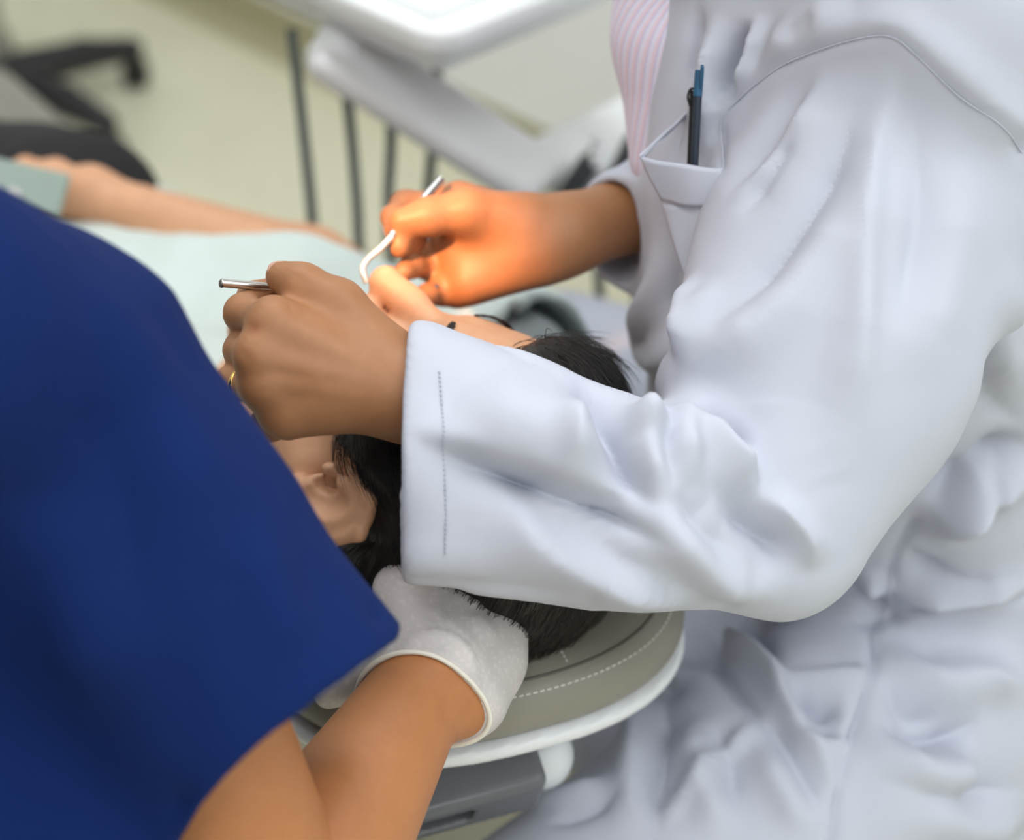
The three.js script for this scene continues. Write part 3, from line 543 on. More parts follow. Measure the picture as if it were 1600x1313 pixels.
// folds and seams of the coat: kind, height, width, line on the cloth, fade at its ends
const COAT_FOLDS = [
  ['l',-0.0285,0.028,[[-0.0618,1.022,0.1008],[-0.0443,1.0175,0.1047],[-0.0235,1.0106,0.108],[0.0045,1.0019,0.1121],[0.0467,0.9926,0.1185],[0.0765,0.9922,0.1208]],3],
  ['v',0.022799999999999997,0.024,[[-0.0409,1.0147,0.1071],[-0.0149,1.006,0.1112],[0.0112,0.9932,0.1191],[0.0374,0.9822,0.1265],[0.0671,0.9753,0.1355],[0.0975,0.9624,0.138]],3],
  ['l',0.022799999999999997,0.026,[[-0.0186,1.0063,0.1116],[0,0.9921,0.1208],[0.0188,0.9695,0.1302],[0.0472,0.9503,0.1386],[0.076,0.9367,0.143],[0.1178,0.9063,0.1261]],3],
  ['r',0.0133,0.03,[[-0.0377,1.0312,0.0797],[0,1.021,0.0849],[0.0378,1.0089,0.094],[0.0677,1.0023,0.1038]],3],
  ['r',0.0133,0.018,[[0.0112,0.9961,0.1167],[0.0262,0.985,0.1239],[0.0393,0.974,0.1313]],3],
  ['r',0.0152,0.016,[[0.0306,1.0203,0.0685],[0.0397,1.0088,0.0939],[0.0487,0.9975,0.1127]],3],
  ['v',0.0247,0.018,[[0.0484,1.0167,0.0574],[0.0523,1.0131,0.0778],[0.0612,1.006,0.0964],[0.0747,0.9945,0.1178],[0.0857,0.9842,0.1287]],2],
  ['r',0.0133,0.016,[[0.0714,1.0107,0.0654],[0.078,1.0091,0.0727],[0.0816,1.0056,0.0898]],3],
  ['r',0.017099999999999997,0.015,[[0.078,1.0076,0.055],[0.0789,1.0059,0.0902],[0.0843,0.9961,0.1139],[0.0915,0.9862,0.1253]],3],
  ['v',0.0133,0.01,[[0.096,1.0018,0.0538],[0.0911,1.003,0.0927],[0.0974,0.99,0.1183]],3],
  ['r',0.017099999999999997,0.013,[[0.1037,0.9977,0.0453],[0.1001,1.0019,0.0852],[0.1075,0.9889,0.1112]],3],
  ['v',0.0304,0.01,[[0.1135,0.9964,0.0422],[0.1227,0.9952,0.055],[0.1332,0.9903,0.0633],[0.1469,0.9835,0.0686]],3],
  ['r',0.0209,0.013,[[0.1118,0.9984,0.0559],[0.1199,0.9932,0.0775],[0.1337,0.9812,0.0843],[0.1481,0.9713,0.0845]],3],
  ['l',-0.022799999999999997,0.02,[[0.1142,0.9904,0.0983],[0.1349,0.9729,0.0972],[0.1556,0.9538,0.1011],[0.1739,0.939,0.1068],[0.1841,0.9174,0.1151]],3],
  ['v',0.011399999999999999,0.014,[[0.1344,0.9684,0.1049],[0.1555,0.9456,0.1083],[0.1723,0.9268,0.1137]],3],
  ['r',0.0152,0.016,[[0.0783,0.9897,0.1237],[0.0985,0.9695,0.1346],[0.1364,0.9208,0.1243],[0.1695,0.9085,0.12]],3],
  ['r',0.011399999999999999,0.014,[[0.1499,0.966,0.0903],[0.1719,0.9452,0.1021],[0.1867,0.9227,0.1122]],3],
  ['v',0.011399999999999999,0.018,[[0.0976,0.9918,0.1146],[0.1133,0.9672,0.1265],[0.1393,0.9361,0.1208]],3],
  ['r',0.017099999999999997,0.026,[[0.2217,1.122,-0.0505],[0.1939,1.077,-0.0171],[0.1545,1.0374,0.0124],[0.103,0.9907,-0.0011]],3],
  ['l',0.0133,0.013,[[0.2334,1.1778,-0.0703],[0.2338,1.152,-0.0667],[0.2287,1.1195,-0.0453],[0.2211,1.0707,0.0022],[0.2144,1.0021,0.0606]],3],
  ['v',0.017099999999999997,0.028,[[0.2147,1.1467,-0.0772],[0.1954,1.1015,-0.0454],[0.1599,1.0562,-0.0131],[0.1251,1.0193,0.0038]],3],
  ['l',-0.017099999999999997,0.015,[[0.1957,1.1542,-0.102],[0.1837,1.1314,-0.099],[0.1701,1.1118,-0.0888],[0.1559,1.0941,-0.0831],[0.138,1.0706,-0.0829]],3],
  ['v',0.011399999999999999,0.016,[[0.1829,1.1239,-0.0874],[0.1634,1.0956,-0.0721],[0.1443,1.0683,-0.0625]],3],
  ['r',0.011399999999999999,0.024,[[0.2306,1.1475,-0.067],[0.226,1.0931,-0.0209],[0.2098,1.0314,0.0414],[0.2035,0.9657,0.0839]],3],
  ['v',0.0076,0.018,[[0.246,1.1548,-0.0611],[0.2492,1.0969,-0.0221],[0.2333,1.0434,0.0314]],3],
  ['r',0.0095,0.016,[[0.1277,1.0393,-0.0392],[0.1185,1.0212,-0.0147],[0.1066,0.997,0.0007]],3],
  ['r',0.0076,0.024,[[0.2751,1.1241,-0.0451],[0.2676,1.0677,-0.0025],[0.242,1.0166,0.0475]],3],
  ['v',0.00475,0.006,[[0.1378,1.08,-0.1086],[0.1431,1.0918,-0.1491],[0.1615,1.1189,-0.1424],[0.1876,1.1544,-0.1156],[0.2124,1.1794,-0.0894],[0.2315,1.189,-0.0729],[0.2425,1.1824,-0.0649],[0.2707,1.1591,-0.0525],[0.2961,1.1435,-0.0496],[0.3159,1.1218,-0.0491]],0],
  ['r',0.0076,0.016,[[0.1431,1.0988,-0.1543],[0.165,1.1276,-0.1433],[0.1969,1.1689,-0.1077],[0.2277,1.1934,-0.0769],[0.2567,1.1813,-0.0585],[0.304,1.1434,-0.0498]],0],
  ['v',0.0304,0.012,[[0.1571,1.1562,-0.1699],[0.153,1.1398,-0.1661],[0.1458,1.1184,-0.1624],[0.1423,1.0984,-0.1549]],3],
  ['r',0.0152,0.01,[[0.1624,1.1622,-0.1665],[0.1605,1.1393,-0.1572],[0.1507,1.109,-0.1528]],3],
  ['r',0.0152,0.012,[[0.138,1.1525,-0.1887],[0.1339,1.1251,-0.1778],[0.1312,1.091,-0.16],[0.1302,1.0676,-0.1398]],3],
  ['v',0.0152,0.01,[[0.1264,1.1546,-0.205],[0.1247,1.1251,-0.1877],[0.1211,1.0978,-0.1752]],3],
  ['r',0.0133,0.016,[[0.2111,1.2005,-0.0983],[0.1871,1.1715,-0.1259],[0.165,1.1377,-0.151]],3],
  ['v',0.0076,0.014,[[0.1991,1.1868,-0.1106],[0.1811,1.1599,-0.1322]],3],
  ['r',0.0266,0.02,[[0.321,0.7647,-0.0839],[0.34,0.7975,-0.084],[0.3663,0.8169,-0.0874],[0.3952,0.8284,-0.0962]],3],
  ['v',0.0304,0.026,[[0.32,0.8027,-0.0854],[0.3302,0.8281,-0.0853],[0.3607,0.8495,-0.0894],[0.3908,0.8538,-0.0992]],3],
  ['r',0.0152,0.018,[[0.3443,0.8579,-0.0865],[0.3458,0.8215,-0.0857],[0.3477,0.7794,-0.0823]],3],
  ['v',0.0152,0.014,[[0.3592,0.8439,-0.0887],[0.3612,0.8028,-0.0852],[0.3599,0.7794,-0.0823]],3],
  ['r',0.022799999999999997,0.02,[[0.307,0.694,-0.0856],[0.3389,0.7105,-0.0798],[0.3722,0.7193,-0.0778],[0.4122,0.7279,-0.0833]],3],
  ['v',0.022799999999999997,0.022,[[0.3027,0.7607,-0.0884],[0.3202,0.7378,-0.0838],[0.3512,0.7255,-0.0786],[0.4002,0.7361,-0.082]],3],
  ['r',0.0152,0.022,[[0.3051,1.0569,-0.0193],[0.3457,0.9431,-0.0812],[0.3682,0.8887,-0.0929]],3],
  ['v',0.0152,0.022,[[0.3002,1.0064,0.0067],[0.3519,0.8933,-0.0869],[0.3888,0.8652,-0.1001]],3],
  ['v',0.0076,0.007,[[0.3076,0.7848,-0.0873],[0.3018,0.7602,-0.0889],[0.2984,0.7244,-0.0907],[0.3039,0.6879,-0.0831]],0],
  ['v',0.011399999999999999,0.008,[[0.281,0.68,-0.0867],[0.2929,0.6834,-0.084],[0.3048,0.6873,-0.0823],[0.345,0.7025,-0.0785],[0.4147,0.7125,-0.0812]],0],
  ['v',0.00665,0.006,[[0.2889,0.6811,-0.0828],[0.2835,0.6801,-0.043],[0.2649,0.6821,0.0053],[0.2501,0.6779,0.0393],[0.2365,0.66,0.0784],[0.2319,0.6359,0.1056]],0],
  ['r',0.017099999999999997,0.014,[[0.2838,0.6998,-0.0979],[0.2966,0.7203,-0.0913]],3],
  ['v',0.019,0.014,[[0.2838,0.6998,-0.0979],[0.2907,0.6924,-0.0931],[0.3015,0.6915,-0.0868]],3],
  ['r',0.022799999999999997,0.01,[[0.1775,0.5707,-0.182],[0.1864,0.6586,-0.0775],[0.1982,0.6836,-0.0262],[0.2096,0.6863,0.0154],[0.2231,0.6809,0.0419],[0.2436,0.6561,0.0811]],3],
  ['v',0.0304,0.016,[[0.1998,0.578,-0.1827],[0.1976,0.6588,-0.0846],[0.2072,0.6828,-0.0371],[0.2155,0.6858,-0.0275]],3],
  ['v',0.019,0.016,[[0.1646,0.5686,-0.1643],[0.1694,0.6745,-0.028],[0.1877,0.6832,0.019],[0.2071,0.6739,0.0602]],3],
  ['l',0.019,0.018,[[0.1982,0.6836,-0.0262],[0.2274,0.6866,-0.0248],[0.253,0.6852,-0.0294],[0.2827,0.6806,-0.0391]],3],
  ['v',0.022799999999999997,0.02,[[0.2075,0.6874,-0.0062],[0.2271,0.6875,0.0101],[0.2511,0.6843,0.0136]],3],
  ['l',0.0152,0.016,[[0.2041,0.6853,0.0209],[0.2189,0.6823,0.0369],[0.2381,0.681,0.037],[0.2561,0.6791,0.031]],3],
  ['r',0.0304,0.026,[[0.2551,0.6768,0.0384],[0.2872,0.6601,0.0457],[0.3272,0.6372,0.0328],[0.3685,0.6194,0.0053]],3],
  ['v',0.0304,0.026,[[0.2754,0.6761,0.019],[0.3064,0.6604,0.0212],[0.348,0.6414,0.0016],[0.3671,0.6422,-0.0173]],3],
  ['r',0.0247,0.024,[[0.2913,0.679,-0.0579],[0.3248,0.668,-0.0273],[0.376,0.6564,-0.0448],[0.4219,0.6344,-0.0479]],3],
  ['v',0.0152,0.02,[[0.2877,0.6789,-0.0239],[0.3044,0.6688,-0.0002],[0.3379,0.6536,-0.0072]],3],
  ['r',0.019,0.026,[[0.2535,0.6542,0.0796],[0.3013,0.6326,0.0684],[0.3618,0.5758,0.0361],[0.4377,0.5162,-0.0166]],3],
  ['v',0.0152,0.024,[[0.255,0.6674,0.0608],[0.3137,0.6334,0.0541],[0.4151,0.5648,-0.0075]],3],
  ['r',0.0209,0.02,[[0.1164,0.5594,-0.116],[0.0987,0.6451,0.0111],[0.0877,0.6523,0.0663],[0.0876,0.6494,0.1101]],3],
  ['v',0.017099999999999997,0.018,[[0.1225,0.6397,-0.0396],[0.114,0.657,0.0277],[0.1059,0.6557,0.075],[0.106,0.6494,0.1101]],3],
  ['r',0.0152,0.018,[[0.1329,0.6628,0.0009],[0.1383,0.6658,0.0474],[0.1449,0.6585,0.083],[0.1477,0.6448,0.1122]],3],
  ['v',0.011399999999999999,0.016,[[0.155,0.6738,0.017],[0.1608,0.6696,0.0566],[0.1628,0.6556,0.0923]],3],
  ['r',0.011399999999999999,0.008,[[0.1908,0.6841,0.0134],[0.1571,0.6711,0.0458],[0.1271,0.6591,0.0718],[0.102,0.6515,0.1005]],3],
  ['r',0.017099999999999997,0.018,[[0.1599,0.5664,-0.1743],[0.1461,0.5654,-0.1442],[0.128,0.6409,-0.0453]],3],
  ['v',0.017099999999999997,0.016,[[0.1433,0.5626,-0.178],[0.1347,0.5618,-0.14],[0.1309,0.6528,-0.0277]],3],
  ['r',0.011399999999999999,0.016,[[0.181,0.6781,0.0395],[0.1967,0.6673,0.0726],[0.2138,0.6452,0.1013]],3],
  ['v',0.0133,0.014,[[0.1931,0.6845,0.0138],[0.2076,0.6755,0.0555],[0.2286,0.6528,0.0901]],3],
  ['r',0.011399999999999999,0.014,[[0.0099,0.6044,0.0431],[0.0482,0.6361,0.0533],[0.0774,0.6445,0.0419]],3],
  ['v',0.011399999999999999,0.012,[[0.0237,0.6355,0.0823],[0.0615,0.6464,0.0734],[0.0858,0.6514,0.0597]],3],
  ['r',0.0152,0.016,[[0.1079,1.0167,-0.1404],[0.1017,0.9673,-0.1424],[0.1059,0.8772,-0.1897],[0.0965,0.9694,-0.0088]],3],
  ['v',0.0152,0.012,[[0.1179,0.9986,-0.1272],[0.1143,0.9599,-0.1204],[0.1,0.9902,-0.0158]],3],
  ['r',0.011399999999999999,0.01,[[0.1163,1.0245,-0.0623],[0.1123,1.0153,-0.0234],[0.1067,0.9995,-0.003]],3],
];
const CUFF_STITCH = [[-0.0432, 1.04, 0.0662], [-0.0413, 1.0277, 0.0874], [-0.0394, 1.0145, 0.1069], [-0.0387, 0.9969, 0.1206], [-0.0386, 0.9747, 0.1292], [-0.0392, 0.9556, 0.1361]];

// ---------------------------------------------------------------- the dentist in the white coat
const dentist = thing('person', 'dentist in a long white coat bending over the patient with two instruments', 'person', [0.33, 0, -0.25]);
const dentistSkin = skin(0.39, 0.175, 0.076);
const coatMat = standard([0.525, 0.545, 0.632], 0.85);
const handL = hand({ wrist: L.wrist, elbow: [0.1818,0.8913,0.0576], rw: 0.029, re: 0.034, fat: 1.04,
  mcp: [[-0.144,1.05,0.0311], [-0.152,1.038,0.0481], [-0.1495,1.022,0.0558], [-0.1378,1.003,0.0577]],
  fingers: [
    [[-0.168,1.037,0.001], [-0.166,1.033,-0.0243], [-0.153,1.038,-0.0256]],
    [[-0.1685,1.017,0.0128], [-0.1574,1.01,-0.0059], [-0.1428,1.016,-0.0081]],
    [[-0.1744,1.002,0.0286], [-0.1638,0.9852,0.0108], [-0.1451,0.9922,0.0079]],
    [[-0.1532,0.9777,0.0371], [-0.1423,0.9671,0.0275], [-0.1308,0.9713,0.0243]]],
  thumb: [[-0.083,1.026,0.0243], [-0.1077,1.046,0.0064], [-0.1298,1.055,-0.0031], [-0.1434,1.057,-0.0099]] });
// tendons, knuckle hollows and skin creases on the back of the near hand
const HAND_LINES = [['r', 0.0008, 0.007, [[-0.1398,1.06,0.0459], [-0.1096,1.054,0.0571], [-0.0764,1.037,0.0583]]], ['r', 0.0008, 0.007, [[-0.1474,1.048,0.0619], [-0.1172,1.042,0.0664], [-0.0764,1.029,0.0642]]], ['r', 0.0006, 0.007, [[-0.1444,1.034,0.0731], [-0.114,1.028,0.071], [-0.0768,1.018,0.0661]]],
  ['v', 0.0009, 0.009, [[-0.1463,1.053,0.0518], [-0.1323,1.053,0.0582], [-0.1172,1.049,0.0612]]], ['v', 0.0009, 0.009, [[-0.149,1.038,0.0635], [-0.1323,1.039,0.0689], [-0.1172,1.037,0.0703]]], ['v', 0.0009, 0.009, [[-0.1413,1.021,0.0703], [-0.1254,1.025,0.0738], [-0.1102,1.025,0.0738]]],
  ['v', 0.0022, 0.005, [[-0.139,1.06,0.0271], [-0.1261,1.065,0.0364], [-0.1158,1.06,0.0271]]], ['v', 0.001, 0.0025, [[-0.1352,1.068,0.0019], [-0.1318,1.067,0.0087], [-0.1299,1.065,0.0146]]], ['v', 0.001, 0.0025, [[-0.1321,1.067,0.0024], [-0.1287,1.067,0.0092], [-0.1267,1.065,0.0146]]],
  ['v', 0.0012, 0.003, [[-0.0764,1.041,0.0548], [-0.0718,1.029,0.0642], [-0.0726,1.008,0.068]]], ['v', 0.001, 0.003, [[-0.0695,1.04,0.0559], [-0.0657,1.029,0.0642], [-0.0664,1.008,0.068]]], ['v', 0.001, 0.0025, [[-0.1585,1.057,0.0425], [-0.1531,1.056,0.0469], [-0.1512,1.054,0.0513]]], ['v', 0.001, 0.0025, [[-0.1612,1.045,0.0519], [-0.1558,1.044,0.0588], [-0.155,1.04,0.0616]]]];
const handR = hand({ wrist: R.wrist, elbow: R.elbow, rw: 0.0275, re: 0.04, fat: 1.03,
  mcp: [[-0.0394,0.9892,-0.2156], [-0.0482,0.97,-0.2069], [-0.0482,0.9537,-0.1942], [-0.0421,0.944,-0.1739]],
  extra: [cap([0.0071,0.9841,-0.1837], [-0.0305,0.9935,-0.1835], 0.022, 0.018), cap([0.0165,0.966,-0.1746], [-0.0307,0.9548,-0.1633], 0.021, 0.018), cap([0,0.9745,-0.1787], [-0.0403,0.97,-0.1816], 0.02, 0.016)],
  fingers: [
    [[-0.0797,0.9877,-0.2145], [-0.0876,0.9923,-0.1901], [-0.0854,0.9935,-0.1682]],
    [[-0.0647,0.9756,-0.1923], [-0.0757,0.9842,-0.1711], [-0.0808,0.9907,-0.1508]],
    [[-0.0638,0.9591,-0.1794], [-0.0729,0.9694,-0.1596], [-0.0783,0.9745,-0.1432]],
    [[-0.0531,0.9461,-0.1629], [-0.0617,0.9533,-0.1469], [-0.0672,0.9566,-0.1368]]],
  thumb: [[0.0071,0.992,-0.186], [-0.0333,1.008,-0.173], [-0.0606,1.008,-0.1647], [-0.0779,1.007,-0.1607]] });
{
  const headFrame = frameOf([0.13, 1.42, -0.24], [0.35, 1, 0.02], [-1, -0.55, 0.1]);
  const H = headMesh(headFrame, 1.03, 0, 0.0045);
  const body = join(0.04, limb([[0.22, 1.24, -0.25], [0.31, 1.0, -0.26], [0.38, 0.66, -0.26]], [0.085, 0.11, 0.115], 0.05), limb([[0.16, 1.33, -0.245], [0.24, 1.22, -0.25]], [0.055, 0.08]), cap([0.27, 1.13, -0.16], [0.27, 1.12, -0.38], 0.06), limb([[0.25, 1.1, -0.12], L.elbow], [0.05, 0.034]), limb([R.shoulder, R.elbow], [0.05, 0.042]), limb([[0.4, 0.58, -0.17], [0.05, 0.56, 0.12], [0.02, 0.12, 0.2]], [0.085, 0.065, 0.045]), limb([[0.4, 0.58, -0.35], [0.05, 0.56, -0.6], [0.05, 0.12, -0.62]], [0.085, 0.065, 0.045]));
  part(dentist, 'body', mottle(weld(H.geometry, solid(body, [-0.15, 0.02, -0.8], [0.7, 1.45, 0.35], 0.012), crease(relax(solid(handL, [-0.3, 0.8, -0.12], [0.26, 1.12, 0.2], 0.0022), 1), HAND_LINES), solid(handR, [-0.15, 0.8, -0.5], [0.36, 1.1, -0.08], 0.0025)), [
    [[-0.1539,1.058,0.0476], 0.005, 0.35]]), dentistSkin);
  addHair(dentist, headFrame, 1.03, H.skull, 0.006, 0, 0, 'short dark hair');
  eyebrows(dentist, headFrame, 1.03);
}
{
  const g = new THREE.SphereGeometry(1, 20, 14).scale(0.0062, 0.0018, 0.0085), M = frameOf([-0.1437,1.064,-0.0078], [-0.15, 0.85, 0.3], [-0.9, 0.1, -0.4]);
  part(dentist, 'fingernail', g.applyMatrix4(M), standard([0.6, 0.36, 0.28], 0.3), 'pale thumbnail');
}
const coatGeometry = crease(relax(solid(coat, [-0.15, 0.22, -0.75], [0.68, 1.32, 0.32], 0.003), 3), COAT_FOLDS, 0.0012);
const SEAMS = COAT_FOLDS.filter((f) => f[4] === 0 && f[0] === 'v').map((f) => smoothLine(riding(coatGeometry, f[3], 0.004, 0.0), 3));
const CUFF_ROW = riding(coatGeometry, CUFF_STITCH, 0.005, 0.0002);
const labCoat = part(dentist, 'lab_coat', coatGeometry, coatMat, 'long white lab coat with wide sleeves');
for (const s of SEAMS) part(labCoat, 'seam', new THREE.TubeGeometry(new THREE.CatmullRomCurve3(s), s.length * 2, 0.00055, 6), coatMat, 'sewn seam of the coat');
{
  // stitches along the cuff and the breast pocket
  const thread = standard([0.47, 0.485, 0.57], 0.9), run = [];
  const row = (pts, n) => { const line = new THREE.CatmullRomCurve3(pts); for (let i = 0; i < n; i++) run.push(rod(line.getPointAt((i + 0.15) / n).toArray(), line.getPointAt((i + 0.7) / n).toArray(), 0.0007, 0.0007, 5)); };
  row(CUFF_ROW, 40);
  part(labCoat, 'stitching', mergeGeometries(run), thread, 'white cuff stitching');
  // breast pocket: a sagging front panel standing off the chest, with a folded band along its mouth
  const grid = (a, b, c, e, bulge, nu = 20, nv = 16, t = 0.0022) => {           // a-b top edge, e-c bottom edge
    const A = V(a), B = V(b), C = V(c), E = V(e), n = B.clone().sub(A).cross(E.clone().sub(A)).normalize(); if (n.z < 0) n.negate();
    const pos = [], ix = [];
    for (const s of [1, -1]) for (let j = 0; j <= nv; j++) for (let i = 0; i <= nu; i++) {
      const u = i / nu, v = j / nv, q = A.clone().lerp(B, u).lerp(E.clone().lerp(C, u), v);
      q.addScaledVector(n, bulge * Math.sin(u * Math.PI) * (1 - 0.5 * v) + s * t * 0.5 + 0.0012 * Math.sin(u * 9 + v * 4)); pos.push(q.x, q.y, q.z);
    }
    const W = nu + 1, S = W * (nv + 1), quadOf = (p, q, r, s) => ix.push(p, q, r, p, r, s);
    for (let j = 0; j < nv; j++) for (let i = 0; i < nu; i++) { const k = j * W + i; quadOf(k, k + 1, k + 1 + W, k + W); quadOf(S + k, S + k + W, S + k + 1 + W, S + k + 1); }
    for (let i = 0; i < nu; i++) { quadOf(i, S + i, S + i + 1, i + 1); const k = nv * W + i; quadOf(k, k + 1, S + k + 1, S + k); }
    for (let j = 0; j < nv; j++) { const k = j * W; quadOf(k, k + W, S + k + W, S + k); const m = k + nu; quadOf(m, S + m, S + m + W, m + W); }
    const g = new THREE.BufferGeometry(); g.setAttribute('position', new THREE.Float32BufferAttribute(pos, 3)); g.setIndex(ix); const f = g.toNonIndexed(); f.computeVertexNormals(); g.computeVertexNormals(); return g;
  };
  const tip = [0.0872,1.073,-0.1352], right = [0.1399,1.079,-0.1077], low = [0.1025,1.044,-0.1252], lowR = [0.1406,1.056,-0.0964];
  const pocket = part(labCoat, 'pocket', mergeGeometries([grid([0.1038,1.04,-0.1285], [0.1408,1.054,-0.1013], [0.136,0.993,-0.079], [0.1258,0.984,-0.0846], 0.004), grid([0.1267,1.095,-0.1713], [0.143,1.086,-0.1515], [0.143,1.051,-0.1246], [0.1075,1.036,-0.1509], 0.0)]), coatMat, 'breast pocket of the coat');
  part(pocket, 'band', grid(tip, right, lowR, low, 0.004, 20, 10, 0.003), coatMat, 'folded band along the pocket mouth');
  part(pocket, 'side', grid([0.1273,1.093,-0.1764], [0.1296,1.089,-0.179], [0.0889,1.07,-0.1391], tip, 0.0, 6, 12, 0.0016), coatMat, 'sagging side of the pocket');
}
// striped shirt showing at the open front
{
  const f = join(0.02, limb([[0.1216,1.184,-0.3173], [0.1202,1.102,-0.2592], [0.1213,1.026,-0.2253]], [0.05, 0.044, 0.035], 0.02));
  const g = solid(f, [-0.02, 0.9, -0.42], [0.22, 1.3, -0.12], 0.003), p = g.attributes.position, uv = new Float32Array(p.count * 2);
  for (let i = 0; i < p.count; i++) { uv[i * 2] = Math.atan2(p.getZ(i) + 0.245, 0.135 - p.getX(i)) * 0.62; uv[i * 2 + 1] = p.getY(i) * 6; }
  g.setAttribute('uv', new THREE.BufferAttribute(uv, 2));
  const stripes = noiseTexture(128, (u, v) => { const s = (u * 12) % 1, n = (rnd() - 0.5) * 8; return s < 0.36 ? [232 + n, 208 + n, 222 + n] : s < 0.55 ? [205 + n, 198 + n, 228 + n] : [228 + n, 224 + n, 242 + n]; });
  stripes.colorSpace = THREE.SRGBColorSpace;
  part(dentist, 'shirt', g, new THREE.MeshStandardMaterial({ map: stripes, roughness: 0.8 }), 'pink and lavender striped shirt');
}
// dark trousers and shoes below the coat
{
  const t = join(0.03, limb([[0.04, 0.52, 0.14], [0.02, 0.14, 0.2]], [0.08, 0.06]), limb([[0.05, 0.52, -0.6], [0.05, 0.14, -0.62]], [0.08, 0.06]));
  part(dentist, 'trousers', solid(join(0.03, t, limb([[0.04, 0.52, 0.12], [0.36, 0.54, -0.24], [0.05, 0.52, -0.58]], [0.07, 0.07, 0.07])), [-0.15, 0.05, -0.8], [0.5, 0.65, 0.35], 0.012), standard([0.03, 0.032, 0.04], 0.85), 'dark trousers');
  for (const [x, z] of [[0.02, 0.2], [0.05, -0.62]]) part(dentist, 'shoe', solid(join(0.02, cap([x + 0.02, 0.05, z], [x - 0.15, 0.038, z], 0.047, 0.036), cap([x, 0.1, z], [x - 0.05, 0.06, z], 0.045)), [x - 0.25, 0, z - 0.12], [x + 0.15, 0.2, z + 0.12], 0.008), standard([0.02, 0.02, 0.022], 0.4), 'black shoe');
}

